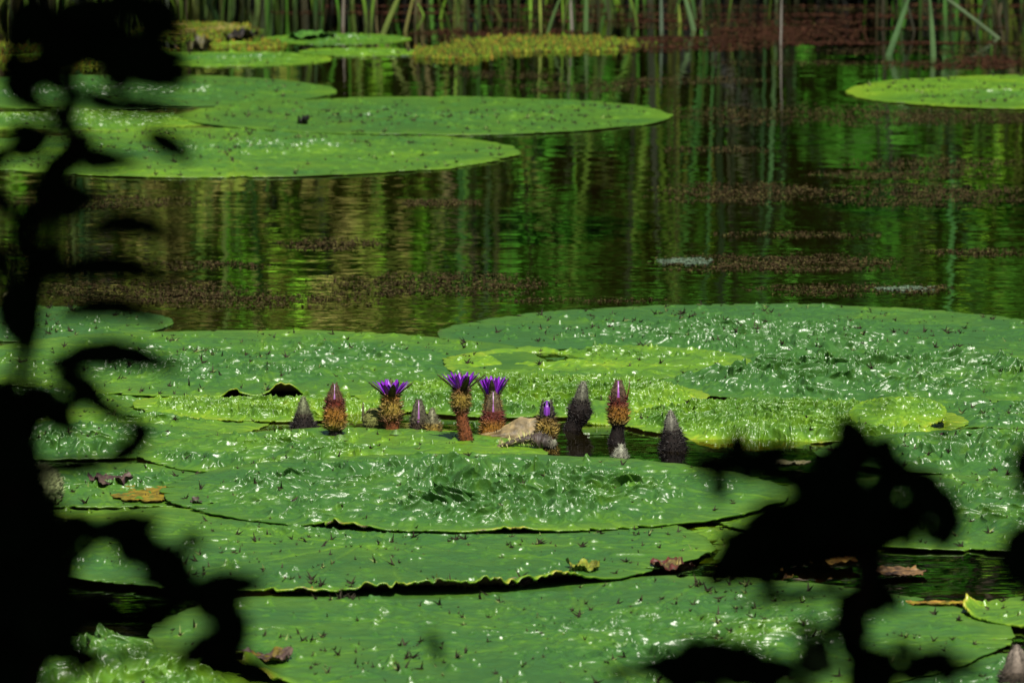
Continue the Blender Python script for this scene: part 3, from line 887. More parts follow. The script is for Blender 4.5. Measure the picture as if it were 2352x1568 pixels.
def open_petals(top, s, g, r0, h0, length, spread, n=(10, 9, 5)):
    for ring, cnt in enumerate(n):
        for k in range(cnt):
            th = 2 * math.pi * (k + 0.5 * ring) / cnt + g.uniform(-0.15, 0.15)
            sp = spread * (1.0, 0.72, 0.42)[ring] * g.uniform(0.85, 1.15); L = length * (0.95, 1.0, 0.86)[ring] * g.uniform(0.85, 1.12)
            rr = r0 * (0.75, 0.55, 0.3)[ring]
            prof = [(rr, h0 - 4), (rr + 0.35 * sp, h0 + 0.30 * L), (rr + 0.70 * sp, h0 + 0.66 * L), (rr + sp, h0 + L)]
            w = 5.4 * g.uniform(0.85, 1.15)
            m2 = MB()
            v = np.asarray(VIOLET) * g.uniform(0.75, 1.3)
            blade_mesh(m2, prof, th, (w * 0.6, w, w * 0.95, w * 0.25), (v * 0.8, v * 1.15, v, v * 0.55), s=s, cup=0.35, nt=9)
            m2.build("petal", M_PETAL, top)
    m2 = MB()
    for k in range(14):
        a = 2 * math.pi * k / 14
        p0 = np.array((math.cos(a) * r0 * 0.2, math.sin(a) * r0 * 0.2, h0 - 2)); p1 = np.array((math.cos(a) * r0 * 0.28, math.sin(a) * r0 * 0.28, h0 + length * 0.45))
        m2.tube(np.linspace(p0, p1, 4) * s, np.array((1.3, 1.3, 1.2, 0.7)) * s, (0.62, 0.5, 0.62), seg=5)
    m2.build("stamen_ring", M_PETAL, top)


def open_sepals(top, s, g, r0, h0, reach, rise, angs, dark=(0.035, 0.022, 0.012)):
    for a in angs:
        f = g.uniform(0.9, 1.1)
        prof = [(r0 * 0.9, h0 - 8), (r0 + reach * 0.30 * f, h0 + rise * 0.18), (r0 + reach * 0.68 * f, h0 + rise * 0.55), (r0 + reach * f, h0 + rise)]
        sepal_part(top, prof, math.radians(a), (r0 * 0.6, r0 * 0.55, r0 * 0.45, 1.5), (dark, (0.06, 0.045, 0.02), (0.09, 0.085, 0.04)), g, s, spines=26, slen=4.0, spine_col=(0.05, 0.03, 0.02), cup=0.45)


# 1 dark cone bud at the left
bud(697, 981, "dark conical bud with a grey green tip, leftmost of the row", [], [(-6, 30, DARK), (4, 29, DARK), (18, 22, DARK), (32, 18, (0.03, 0.022, 0.014))],
    [(19, 24), (15, 42), (10, 58), (2, 72)], 201, sepc=((0.04, 0.035, 0.02), (0.20, 0.23, 0.12)), spines=(330, 6))
# 2 orange bud with violet slit
bud(769, 1006, "orange spiny bud with a lilac slit at its tip, second from left", [(3, -4, 17), (2, 8, 15), (0, 22, 14)],
    [(18, 15, (0.06, 0.04, 0.015)), (28, 23, GOLD), (46, 25, ORANGE), (64, 23, ORANGE), (78, 20, RED), (92, 18, RED)],
    [(19, 86), (17, 98), (11, 114), (4, 128)], 202, sepc=(RED, (0.10, 0.10, 0.055)), slit=LILAC, spines=(560, 6.5), stemc=(DARK, DARK))
# 3 open flower
o3, t3, s3, g3 = bud(900, 992, "open violet flower on a golden neck, leftmost of the three open ones", [(2, -4, 17), (0, 14, 16), (-2, 30, 17)],
    [(24, 17, RUST), (34, 21, (0.20, 0.12, 0.03)), (50, 23, GOLD), (66, 20, GOLD), (80, 17, ORANGE), (92, 17, (0.05, 0.02, 0.01))],
    None, 203, name="lily_flower", cat="lily flower", spines=(560, 8), stemc=(RUST, RUST))
open_sepals(t3, s3, g3, 16, 90, 36, 26, (180, 0, -82, 90))
open_petals(t3, s3, g3, 16, 88, 29, 31)
# 4 grey bud with lilac, wet
bud(962, 986, "grey bud with a lilac streak standing in the narrow dark slot", [], [(-10, 19, (0.05, 0.035, 0.025)), (10, 19, (0.05, 0.035, 0.02)), (26, 18, (0.07, 0.06, 0.035))],
    [(19, 18), (17, 40), (12, 58), (3, 71)], 204, sepc=((0.08, 0.07, 0.04), (0.12, 0.115, 0.08)), slit=LILAC, spines=(240, 6))
# 5 small gold bud
bud(993, 989, "small golden bud close beside the grey lilac bud", [], [(-8, 18, GOLD), (6, 19, GOLD), (18, 18, (0.22, 0.17, 0.05))],
    [(17, 14), (13, 30), (8, 42), (2, 54)], 205, sepc=((0.10, 0.09, 0.04), (0.22, 0.22, 0.14)), spines=(260, 6))
# 6 tallest flower
o6, t6, s6, g6 = bud(1073, 1020, "tallest open violet flower on a bent rusty stalk", [(0, -4, 15), (-2, 14, 15), (-7, 34, 14), (-12, 54, 13), (-14, 76, 13)],
    [(70, 13, RUST), (80, 17, (0.10, 0.05, 0.015)), (94, 20, GOLD), (112, 20, GOLD), (124, 17, (0.12, 0.05, 0.015)), (134, 16, (0.05, 0.02, 0.01))],
    None, 206, name="lily_flower", cat="lily flower", spines=(560, 6.5), stemc=(RUST, RUST), stem_sp=520)
open_sepals(t6, s6, g6, 15, 132, 42, 30, (178, 3, -70, 92))
open_petals(t6, s6, g6, 15, 130, 34, 30)
# 7 open flower behind
o7, t7, s7, g7 = bud(1131, 984, "open violet flower half hidden behind a lilac tipped bud", [(0, -4, 15), (0, 24, 14)],
    [(20, 14, RUST), (40, 19, GOLD), (60, 19, GOLD), (80, 17, (0.05, 0.02, 0.01))], None, 207, name="lily_flower", cat="lily flower", spines=(300, 6))
open_sepals(t7, s7, g7, 15, 80, 22, 38, (178, 2, -92, 92))
open_petals(t7, s7, g7, 15, 80, 36, 22)
# 8 bud in front of it
bud(1133, 1001, "red and amber bud with a lilac slit in front of the half hidden flower", [], [(-8, 31, (0.20, 0.11, 0.02)), (8, 30, ORANGE), (28, 28, ORANGE), (42, 25, RED), (58, 22, (0.10, 0.02, 0.012))],
    [(22, 50), (20, 68), (14, 88), (4, 105)], 208, sepc=((0.10, 0.03, 0.015), (0.12, 0.125, 0.065)), slit=LILAC, spines=(480, 6.5))
# 9 opening bud
bud(1254, 1008, "just opening violet bud on a golden spiny bulb beside the dry leaf", [(4, -6, 14), (2, 8, 14)],
    [(2, 15, (0.10, 0.04, 0.015)), (12, 20, GOLD), (28, 22, GOLD), (44, 18, (0.22, 0.14, 0.03)), (56, 16, DARK)],
    [(16, 50), (18, 64), (18, 78), (14, 92)], 209, sepc=(DARK, (0.13, 0.12, 0.09)), slit=(0.26, 0.05, 0.50), spines=(460, 8), stemc=(RUST, RUST), sep_gap=4.0)
# 10 leaning dark bud
bud(1312, 986, "tall blackish bud with a pale grey tip, leaning right", [(0, -6, 20), (6, 10, 19), (14, 26, 21)],
    [(18, 20, DARK), (34, 26, DARK), (46, 27, DARK), (60, 21, DARK), (72, 17, (0.03, 0.025, 0.018))],
    [(18, 62), (16, 80), (12, 98), (4, 114)], 210, sepc=((0.05, 0.045, 0.03), (0.19, 0.20, 0.14)), spines=(380, 6), stemc=(DARK, DARK), lean=0.13)
# 11 red bud with slit
o11, t11, s11, g11 = bud(1418, 1018, "amber bud with one loose red sepal, on a black stalk in the pool", [(-2, -6, 20), (-2, 10, 18), (1, 34, 14), (2, 46, 14)],
    [(42, 14, DARK), (50, 20, GOLD), (64, 23, ORANGE), (80, 22, ORANGE), (92, 19, RED), (108, 18, (0.10, 0.02, 0.012))],
    [(19, 100), (18, 118), (13, 134), (5, 148)], 211, sepc=((0.06, 0.02, 0.012), (0.14, 0.11, 0.07)), slit=(0.40, 0.12, 0.52), spines=(560, 6.5), stemc=(DARK, DARK))
sepal_part(t11, [(17, 96), (22, 112), (25, 130), (26, 150)], math.radians(-8), (9, 8, 5, 1), (RED, (0.20, 0.02, 0.02), (0.05, 0.01, 0.01)), g11, s11, spines=22, spine_col=(0.08, 0.02, 0.02))
# 12 black cone
bud(1545, 1032, "black wet cone bud with a grey tip at the right end of the row", [], [(-10, 33, DARK), (4, 31, DARK), (26, 25, DARK), (46, 19, DARK)],
    [(20, 38), (17, 58), (12, 76), (3, 92)], 212, sepc=((0.04, 0.035, 0.025), (0.22, 0.22, 0.17)), spines=(420, 6.5), lean=-0.06)
# 13 small grey bud
bud(1424, 1057, "small pale grey bud tip just breaking the water before the pool's front rim", [], [(-10, 20, GREY), (4, 19, GREY), (12, 17, GREY)],
    [(18, 8), (15, 20), (9, 30), (2, 38)], 213, sepc=((0.14, 0.14, 0.10), (0.34, 0.35, 0.26)), spines=(120, 5), lean=0.1)
# 14 bottom right
bud(2335, 1580, "grey brown spiny bud cut off by the bottom right corner", [], [(-10, 48, DARK), (10, 46, DARK), (40, 36, (0.06, 0.045, 0.03))],
    [(36, 34), (28, 58), (16, 80), (3, 102)], 214, sepc=((0.08, 0.06, 0.045), (0.24, 0.20, 0.16)), spines=(420, 7))


def fruit(px, py, r, col, label, seed, spl, n):
    g = np.random.default_rng(seed); s = scale_at(py); p = at(px, py)
    o = empty("lily_fruit", p, label, "lily fruit")
    mb = MB()
    a = np.linspace(-0.5 * np.pi, 0.5 * np.pi, 9)
    spiny_tube(mb, [(0, 0, (r * 0.55 + r * math.sin(v)) * s) for v in a], [max(0.02, math.cos(v)) * r * s for v in a], [col] * 9, g, n, spl, s, up=0.5, seg=22, lump=0.05, seed=seed)
    mb.build("rind", M_BODY, o)
    return o, s


of, sf = fruit(863, 984, 31, (0.19, 0.20, 0.055), "round olive fruit behind the leftmost open flower", 301, 3.0, 700)
mb = MB()
gg = np.random.default_rng(5)
for k, (dx, hh, ln) in enumerate(((-26, 62, -0.15), (-18, 48, 0.25))):
    mb.tube(np.array([(dx, -6, 16), (dx - 3, -7, 34), (dx + ln * 20, -6, hh)]) * sf, np.array((4.5, 3.8, 1.0)) * sf, (0.07, 0.065, 0.03), seg=7)
mb.build("withered_sepal", M_BODY, of)
fruit(88, 1150, 56, (0.26, 0.30, 0.13), "pale green prickly fruit at the left edge among the black twigs", 302, 7.0, 1400)


# ------------------------------------------------------------------ dead leaves and litter
def scrap(name, label, px, py, wpx, dpx, hpx, cols, seed, rot=0.0, crin=0.3, cat="dead leaf", group=None, mat=None, lip=0.0, z=0.004, nu=44, nv=26):
    """a torn, buckled piece of leaf lying on pads or water; width along the view, depth away from it, height it rises to"""
    g = np.random.default_rng(seed); s = scale_at(py); p = at(px, py)
    u = np.linspace(-1, 1, nu); v = np.linspace(-1, 1, nv)
    U, Vv = np.meshgrid(u, v, indexing='ij')
    rr = np.maximum(np.abs(U), np.abs(Vv)) / np.maximum(np.hypot(U, Vv), 1e-6)
    ang = np.arctan2(Vv, U)
    ragged = 0.84 + 0.5 * (fbm(np.cos(ang) * 1.8 + seed, np.sin(ang) * 1.8, seed, 3) - 0.5)
    x = U * rr * ragged * wpx * s * 0.5
    y = Vv * rr * ragged * dpx * s * 0.5
    q = np.clip(np.maximum(np.abs(U), np.abs(Vv)), 0, 1)
    f = fbm(U * 2.2 + seed, Vv * 2.2, seed + 2, 3) - 0.35
    z_ = 0.7 * hpx * s * (f * (0.5 + crin) + lip * q ** 3 * fbm(np.cos(ang) * 3, np.sin(ang) * 3 + seed, seed + 3, 2))
    z = 0.004 + 0.22 * z
    z_ = np.maximum(z_, -0.004) + z + 0.003 * (fbm(U * 9, Vv * 9, seed + 4, 2) - 0.5)
    cr, sr = math.cos(rot), math.sin(rot)
    P = np.stack([x * cr - y * sr, x * sr + y * cr, z_], -1)
    c0 = np.asarray(cols, float)
    tt = np.clip(fbm(U * 3 + 9, Vv * 3, seed + 5, 3) * 1.8 - 0.4, 0, 1)[..., None] * (len(c0) - 1)
    lo = np.floor(tt).astype(int)[..., 0].clip(0, len(c0) - 2)
    C = 0.75 * c0[lo] * (1 - (tt - lo[..., None])) + 0.75 * c0[lo + 1] * (tt - lo[..., None])
    mb = MB(); mb.sheet(P, C)
    lower = P.copy(); lower[..., 2] -= 0.0016
    mb.sheet(lower[:, ::-1], C * 0.6)
    o = mb.build(name, mat or M_DEAD)
    o.location = p
    return tag(o, label, cat, group)


BROWN = [(0.035, 0.02, 0.012), (0.10, 0.055, 0.025), (0.20, 0.12, 0.05)]
YELL = [(0.22, 0.17, 0.008), (0.28, 0.20, 0.012), (0.15, 0.17, 0.014)]
AMBER = [(0.10, 0.04, 0.012), (0.34, 0.16, 0.025), (0.42, 0.26, 0.05), (0.16, 0.07, 0.02)]
PURP = [(0.03, 0.018, 0.014), (0.09, 0.05, 0.045), (0.17, 0.12, 0.08)]
DEADG = "dead and yellowed leaf scraps lying on the pads"
scrap("leaf_scrap", "flat golden yellow leaf patch at the left, in front of the prickly fruit", 330, 1143, 170, 330, 10, YELL, 401, group=DEADG, z=0.022)
scrap("leaf_scrap", "purple brown shrivelled scrap lying along the back of the golden patch", 255, 1120, 110, 160, 42, PURP, 402, group=DEADG, z=0.03, lip=0.6)
scrap("leaf_scrap", "dark brown torn scrap right of the golden patch", 475, 1170, 95, 120, 34, [(0.02, 0.014, 0.012), (0.09, 0.07, 0.05), (0.03, 0.02, 0.016)], 403, group=DEADG, z=0.026, lip=0.6)
scrap("leaf_scrap", "yellow flap standing on the rim over the black gap, right of centre", 1340, 1322, 92, 130, 44, [(0.12, 0.19, 0.015), (0.24, 0.25, 0.025), (0.18, 0.23, 0.02)], 404, group=DEADG, z=0.02, lip=0.8)
scrap("leaf_scrap", "bright yellow curl in the black gap, left of the mauve scrap", 1075, 1356, 62, 40, 22, YELL, 405, group=DEADG, z=0.02, lip=0.4)
scrap("leaf_scrap", "mauve and tan scrap in the black gap, right of the yellow curl", 1175, 1351, 135, 60, 28, PURP[1:] + [(0.36, 0.28, 0.12)], 406, group=DEADG, z=0.02, lip=0.5)
scrap("leaf_scrap", "small orange curl on the seam at the left end of the black gap", 705, 1368, 70, 60, 16, AMBER, 407, group=DEADG, z=0.022, lip=0.5)
scrap("leaf_scrap", "dark red and brown scrap left of the black shrub's lower leaves", 1545, 1315, 120, 130, 46, [(0.025, 0.016, 0.012), (0.16, 0.03, 0.02), (0.06, 0.04, 0.02), (0.26, 0.20, 0.05)], 408, group=DEADG, z=0.022, lip=0.6)
scrap("leaf_scrap", "rotting amber scrap nearest the dark pool, behind the black shrub", 1880, 1300, 210, 170, 44, AMBER, 409, group=DEADG, z=0.012, lip=0.5)
scrap("leaf_scrap", "rotting amber scrap further left, lapping the largest pad's back rim", 1730, 1318, 180, 150, 36, AMBER, 410, group=DEADG, z=0.012, lip=0.5)
scrap("leaf_scrap", "brown rotting scrap at the right end of the amber ones, wet by the pool", 2060, 1322, 150, 150, 26, BROWN + [(0.30, 0.16, 0.04)], 411, group=DEADG, z=0.006, lip=0.4)
scrap("leaf_scrap", "tan weathered strip behind the right front pad, beside the black shrub", 1800, 1075, 125, 90, 20, [(0.22, 0.20, 0.08), (0.34, 0.32, 0.18)], 412, group=DEADG, z=0.02, lip=0.4)
scrap("leaf_scrap", "yellow and mauve curl along the lower left rim of the largest pad", 610, 1528, 150, 150, 46, YELL[:1] + PURP[1:], 413, group=DEADG, z=0.02, lip=0.7)
scrap("leaf_scrap", "tan scrap at the pond edge of the leftmost pad", 50, 692, 85, 160, 26, [(0.22, 0.22, 0.08), (0.30, 0.30, 0.12)], 415, group=DEADG, z=0.01, lip=0.5)
scrap("leaf_scrap", "black rotten shred on the smooth long far pad", 697, 287, 32, 130, 22, [(0.012, 0.01, 0.008), (0.02, 0.016, 0.012)], 416, group=DEADG, z=0.012, lip=1.0)
scrap("leaf_scrap", "golden scrap on the lower right rim of the largest pad, by the dark pool", 2150, 1398, 200, 60, 12, AMBER[1:3] + YELL, 417, group=DEADG, z=0.024, lip=0.4)
# far litter
scrap("weed_heap", "straw yellow heap of rotting weed at the upper left", 450, 72, 260, 420, 24, [(0.12, 0.08, 0.03), (0.34, 0.26, 0.07), (0.26, 0.24, 0.06)], 421, cat="weed heap", lip=0.3)
scrap("dead_pad", "dark olive curled dead pad like a stump at the upper left", 458, 116, 62, 60, 42, [(0.04, 0.035, 0.012), (0.13, 0.12, 0.03)], 424, cat="dead pad", lip=1.0)
scrap("dead_pad", "black broken dead pad beside the hindmost green pad", 555, 96, 95, 120, 40, [(0.010, 0.008, 0.006), (0.03, 0.022, 0.012)], 425, cat="dead pad", lip=1.0)
o = scrap("leafy_lump", "bushy green lump growing on the hindmost pad", 712, 90, 120, 200, 30, [(0.05, 0.17, 0.02), (0.10, 0.26, 0.03)], 426, cat="plant", lip=0.6, z=0.012)

# the dry tan leaf standing between the flowers
s_ = scale_at(1005)
mb = MB()
nu, nv = 40, 18
U, Vv = np.meshgrid(np.linspace(0, 1, nu), np.linspace(0, 1, nv), indexing='ij')
bx = (-72 + 140 * U); bz = -2 + 0 * U
ht = np.interp(U, [0, 0.12, 0.4, 0.62, 0.74, 0.86, 0.97, 1.0], [4, 10, 22, 38, 47, 42, 46, 40]) * (1 + 0.06 * (fbm(U * 14, Vv * 2, 77, 2) - 0.5) * 2)
fold = 4.0 * np.sin(U * 9 + 2.0 * Vv) * Vv + 6 * (fbm(U * 5, Vv * 3, 78, 3) - 0.5)
X = bx + 6 * Vv * U; Z = bz + ht * Vv; Y = 30 * Vv * (0.4 + U) + fold - 14 * (1 - U) * np.sin(np.pi * Vv)
vein = np.abs(fbm(U * 5 + 3, Vv * 3, 79, 3) - 0.5) < 0.025
C = np.where(vein[..., None], np.array((0.16, 0.13, 0.06)), lerp((0.27, 0.20, 0.09), (0.34, 0.30, 0.12), 0) + 0 * U[..., None])
C = C * (0.45 + 0.7 * fbm(U * 6, Vv * 4, 80, 3))[..., None]
C = np.where((U < 0.42)[..., None] & (Vv < 0.75)[..., None], C * np.array((0.55, 0.5, 0.35)), C)
P = np.stack([X, Y, Z], -1) * s_
mb.sheet(P, C); mb.sheet((P + np.array((0, 0.0018, 0)))[:, ::-1], C * 0.7)
o = mb.build("dry_leaf", M_DEAD); o.location = at(1162, 1006)
tag(o, "pale tan dry leaf standing upright between the red bud and the opening bud", "dry leaf")

# withered flower stalk lying on the rim of the front pad
g = np.random.default_rng(90); s_ = scale_at(1035)
o = empty("withered_flower", at(1200, 1036), "withered brown flower lying on the pad rim below the dry leaf", "withered flower")
mb = MB()
spiny_tube(mb, np.array([(-58, 4, 10), (-40, 4, 14), (-18, 2, 22), (8, 0, 27), (24, 0, 30)]) * s_, np.array((4, 6, 7, 9, 10)) * s_, [(0.12, 0.10, 0.07), (0.06, 0.045, 0.03), (0.09, 0.07, 0.045), (0.07, 0.05, 0.035), (0.06, 0.04, 0.03)], g, 110, 10, s_, spine_col=(0.34, 0.32, 0.12), up=0.0, seg=12, lump=0.2, seed=91)
mb.build("stem", M_DEAD, o)
mb = MB()
spiny_tube(mb, np.array([(18, -2, 28), (34, -2, 26), (52, -4, 22), (68, -4, 18), (78, -4, 24)]) * s_, np.array((9, 16, 17, 13, 5)) * s_, [(0.05, 0.035, 0.03), (0.10, 0.07, 0.055), (0.04, 0.03, 0.025), (0.16, 0.15, 0.10), (0.26, 0.27, 0.18)], g, 90, 7, s_, spine_col=(0.10, 0.09, 0.06), up=0.3, seg=14, lump=0.3, seed=92)
mb.build("flower_head", M_DEAD, o)

# small green sheaths at the foot of two flowers
for (px, py, w, h, lab) in ((781, 1008, 20, 13, "small green sheath wrapped at the foot of the lilac slit bud"), (909, 995, 16, 11, "small green sheath at the foot of the leftmost open flower")):
    s_ = scale_at(py); mb = MB()
    U, Vv = np.meshgrid(np.linspace(-1, 1, 13), np.linspace(0, 1, 9), indexing='ij')
    X = w * U * (1 - 0.45 * Vv); Z = -2 + h * Vv * (1 - 0.35 * U ** 2) ; Y = -9 * (1 - U ** 2) * (1 - 0.3 * Vv) + 4 * Vv
    P = np.stack([X, Y, Z], -1) * s_
    mb.sheet(P, (0.07, 0.15, 0.02)); mb.sheet((P + np.array((0, 0.0015, 0)))[:, ::-1], (0.07, 0.14, 0.02))
    o = mb.build("leaf_sheath", M_DEAD); o.location = at(px, py, 0.012)
    tag(o, lab, "leaf sheath")

# ------------------------------------------------------------------ floating weed
def weed(name, label, cat, patches, cols, size, seed, zz=(0.002, 0.007), dn=1.0):
    g = np.random.default_rng(seed)
    PX, PY = [], []
    for (px, py, hx, hy, n) in patches:
        k = 0
        u = g.uniform(-1, 1, n * 4); v = g.uniform(-1, 1, n * 4)
        u = u * (1 + 0.5 * g.random(n * 4) ** 3); v = v * (1 + 0.7 * g.random(n * 4) ** 2)
        ok = u * u * 0.6 + v * v * 0.5 < 1 - 0.5 * g.random(n * 4)
        x = px + u * hx; y = py + v * hy
        dens = 0.6 * fbm(x / 70.0, y / 2.6, seed + 3, 3) + 0.4 * fbm(x / 9.0, y / 1.5, seed + 6, 2)
        ok &= dens + 0.10 * g.normal(size=n * 4) > 0.455 + 0.14 * (u * u + v * v)
        idx = np.nonzero(ok)[0][:int(n * dn)]
        PX.append(x[idx]); PY.append(y[idx])
    PX, PY = np.concatenate(PX), np.concatenate(PY)
    X = (PX - W / 2) / FPX; Yv = -(PY - H / 2) / FPX
    dy = CP + Yv * SP; dz = -SP + Yv * CP
    t = -CAM_H / dz
    P = np.stack([X * t, dy * t, 0 * t], -1); n = len(P)
    # keep it off the pads
    keep = np.ones(n, bool)
    for p in PADS:
        keep &= np.hypot(P[:, 0] - p["c"][0], (P[:, 1] - p["c"][1]) / p["asp"]) > p["R"] * 0.985
    P = P[keep]; n = len(P)
    r = size * g.uniform(0.5, 1.4, n); z = g.uniform(*zz, n)
    a = np.linspace(0, 2 * np.pi, 6, endpoint=False)[None] + g.uniform(0, 1, n)[:, None]
    ring = np.stack([P[:, :1] + r[:, None] * np.cos(a), P[:, 1:2] + r[:, None] * np.sin(a) * g.uniform(0.6, 1, n)[:, None], np.zeros((n, 6)) + 0.0008 + g.uniform(0, 0.003, (n, 6))], -1)
    top = np.stack([P[:, 0] + g.normal(0, 0.2, n) * r, P[:, 1], z + 0.001], -1)[:, None]
    V = np.concatenate([ring, top], 1)
    c = np.asarray(cols)[g.integers(0, len(cols), n)] * g.uniform(0.6, 1.4, n)[:, None]
    b = (np.arange(n) * 7)[:, None]
    tr = np.concatenate([b + np.array([[k, (k + 1) % 6, 6]]) for k in range(6)])
    return tag(mesh_obj(name, V.reshape(-1, 3), [tr], M_WEED, cols=np.repeat(c, 7, axis=0), smooth=False), label, cat, kind="stuff")


RED_W = [(0.046, 0.015, 0.009), (0.034, 0.015, 0.008), (0.058, 0.028, 0.012)]
BRN_W = [(0.046, 0.030, 0.014), (0.062, 0.040, 0.018), (0.042, 0.036, 0.012), (0.09, 0.08, 0.025)]
weed("water_fern", "red brown water fern floating before the far reeds", "water fern",
     [(1150, 82, 200, 15, 3500), (1810, 80, 185, 24, 6500), (1550, 112, 230, 9, 2200), (1640, 92, 190, 10, 2500), (2200, 150, 170, 9, 1600), (1700, 50, 300, 9, 1800), (2100, 40, 260, 6, 900), (1700, 35, 600, 4, 2600), (1300, 48, 420, 3, 1500), (2050, 100, 350, 4, 1800), (900, 30, 320, 4, 1200), (1500, 15, 720, 3, 2600), (1900, 66, 420, 4, 1800), (2200, 14, 200, 4, 900), (2270, 138, 100, 10, 1200), (1430, 96, 110, 10, 1500)], np.asarray(RED_W) * 0.85, 0.0055, 51, zz=(0.0004, 0.0025), dn=0.5)
weed("duckweed", "brown duckweed drifting in broken streaks over the open water", "duckweed",
     [(200, 465, 260, 14, 1500), (1010, 467, 90, 9, 700), (1700, 445, 190, 24, 2600), (2140, 450, 230, 26, 3200), (760, 562, 120, 14, 900), (1790, 606, 260, 20, 3200), (330, 672, 240, 26, 2600), (1000, 655, 250, 26, 2800),
      (1960, 666, 220, 14, 1200), (1880, 265, 330, 24, 2800), (2180, 268, 200, 18, 1800), (1320, 200, 170, 12, 900), (1560, 186, 200, 9, 900), (1150, 172, 140, 9, 600), (1650, 345, 130, 8, 450), (2150, 378, 200, 14, 1200), (2080, 402, 220, 10, 1200),
      (1840, 540, 200, 8, 500), (2250, 580, 130, 10, 600), (480, 610, 150, 10, 500), (600, 690, 280, 18, 1500), (1350, 690, 200, 6, 300), (2100, 118, 260, 8, 900), (1900, 146, 300, 6, 700), (1500, 60, 420, 5, 700), (1950, 22, 400, 6, 900), (1300, 28, 300, 5, 500), (2200, 66, 180, 5, 400)],
     np.asarray(BRN_W) * 0.8, 0.0031, 52, zz=(0.0002, 0.0012), dn=0.9)
weed("moss_mat", "ragged yellow green mats of moss and algae at the far edge", "moss mat", [(1045, 124, 90, 14, 2600), (1250, 104, 210, 16, 4200), (450, 74, 130, 15, 3500), (110, 128, 130, 26, 3500), (560, 104, 90, 12, 1500), (350, 130, 90, 12, 1200)], [(0.09, 0.14, 0.010), (0.14, 0.15, 0.014), (0.06, 0.12, 0.010), (0.14, 0.10, 0.014), (0.05, 0.05, 0.010)], 0.007, 54, zz=(0.002, 0.022), dn=0.75)
weed("algae", "pale grey green scum floating at two spots on the open water", "algae", [(1575, 602, 62, 7, 900), (2080, 664, 70, 5, 500), (905, 122, 60, 8, 700)], [(0.07, 0.11, 0.07), (0.10, 0.14, 0.09)], 0.004, 53, zz=(0.001, 0.003), dn=0.6)

# ------------------------------------------------------------------ near bank: shrubs in the shade between camera and pond
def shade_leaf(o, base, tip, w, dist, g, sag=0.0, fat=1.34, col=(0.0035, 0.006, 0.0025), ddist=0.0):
    """an ovate leaf between two photo points, at its own distance; w is its full width in px"""
    a = near(base[0], base[1], dist); b = near(tip[0], tip[1], dist + ddist)
    L = b - a; ln = np.linalg.norm(L); Ld = L / ln
    side = np.cross(Ld, np.array((0, -1.0, 0.25))); side /= np.linalg.norm(side)
    nrm = np.cross(side, Ld)
    s = dist / FPX
    t = np.linspace(0, 1, 13); u = np.linspace(-1, 1, 5)
    wd = fat * w * s * 0.5 * (np.sin(np.pi * np.clip(t, 0, 1) ** 0.85) ** 0.75).clip(0.03)
    wd = wd * (1 + 0.10 * np.sin(t * 31 + g.uniform(0, 6)))
    P = a + L * t[:, None] + np.array((0, 0, 1.0)) * (sag * s * 4 * t * (1 - t))[:, None]
    G = P[:, None] + (wd[:, None] * u[None])[..., None] * side + (0.22 * wd[:, None] * np.abs(u)[None])[..., None] * nrm
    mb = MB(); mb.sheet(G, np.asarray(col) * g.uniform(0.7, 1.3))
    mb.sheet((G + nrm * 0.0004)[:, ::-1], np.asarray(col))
    ob = mb.build("leaf", M_SHADE)
    ob.parent = o; ob.matrix_parent_inverse = o.matrix_world.inverted()
    ob.location = -Vector(o.location)
    ob.matrix_parent_inverse.identity()
    return ob


def shade_plant(label, stems, leaves, dist, seed, name="shrub", fat=1.3):
    g = np.random.default_rng(seed)
    x0 = near(stems[0][-1][0], stems[0][-1][1], dist)
    gz = float(ground_z(np.array([x0[0]]), np.array([dist]))[0])
    o = empty(name, (x0[0], dist, gz), label, name, "black shaded shrubs between the viewer and the pond")
    for st in stems:
        pts = [near(x, y, dist) for x, y in st]
        pts.append(np.array((pts[-1][0] * 0.6 + x0[0] * 0.4, dist, gz - 0.05)))
        pts = np.array(pts)[::-1]
        u = np.linspace(0, 1, len(pts)); uu = np.linspace(0, 1, 24)
        P = np.stack([np.interp(uu, u, pts[:, k]) for k in range(3)], -1)
        for _ in range(3): P[1:-1] = (P[:-2] + 2 * P[1:-1] + P[2:]) / 4
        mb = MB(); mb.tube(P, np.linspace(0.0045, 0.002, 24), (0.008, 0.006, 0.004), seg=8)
        ob = mb.build("stem", M_SHADE); ob.parent = o; ob.location = -Vector(o.location)
    for lf in leaves:
        base, tip, w = lf[0], lf[1], lf[2]
        sag = lf[3] if len(lf) > 3 else 0
        shade_leaf(o, base, tip, w, dist + g.uniform(-0.12, 0.12), g, sag, fat=fat, ddist=g.uniform(-0.03, 0.03))
    return o


left_leaves = [((180, 140), (455, 178), 60, 18), ((300, 70), (430, 190), 56), ((60, 60), (190, 150), 70), ((200, 250), (445, 262), 40, 12), ((180, 210), (120, 320), 44),
               ((190, 80), (330, 110), 80), ((170, 330), (80, 470), 60), ((230, 180), (420, 160), 48, 8), ((330, 300), (450, 372), 48), ((190, 390), (330, 372), 40, 10), ((120, 440), (20, 560), 50),
               ((190, 535), (415, 555), 50, 30), ((95, 640), (420, 655), 52, 36), ((120, 730), (400, 748), 48, 34), ((100, 845), (425, 858), 58, 40),
               ((20, 640), (72, 815), 92), ((150, 560), (40, 660), 70), ((150, 880), (330, 990), 40), ((30, 930), (220, 925), 36), ((300, 960), (345, 1020), 46), ((345, 1005), (240, 1068), 46), ((270, 1062), (40, 1080), 40),
               ((90, 0), (20, 130), 80), ((260, 0), (120, 80), 70), ((420, 40), (280, 20), 70), ((140, 130), (40, 200), 70), ((250, 120), (290, 215), 60), ((120, 320), (10, 350), 60), ((210, 300), (130, 410), 60)]
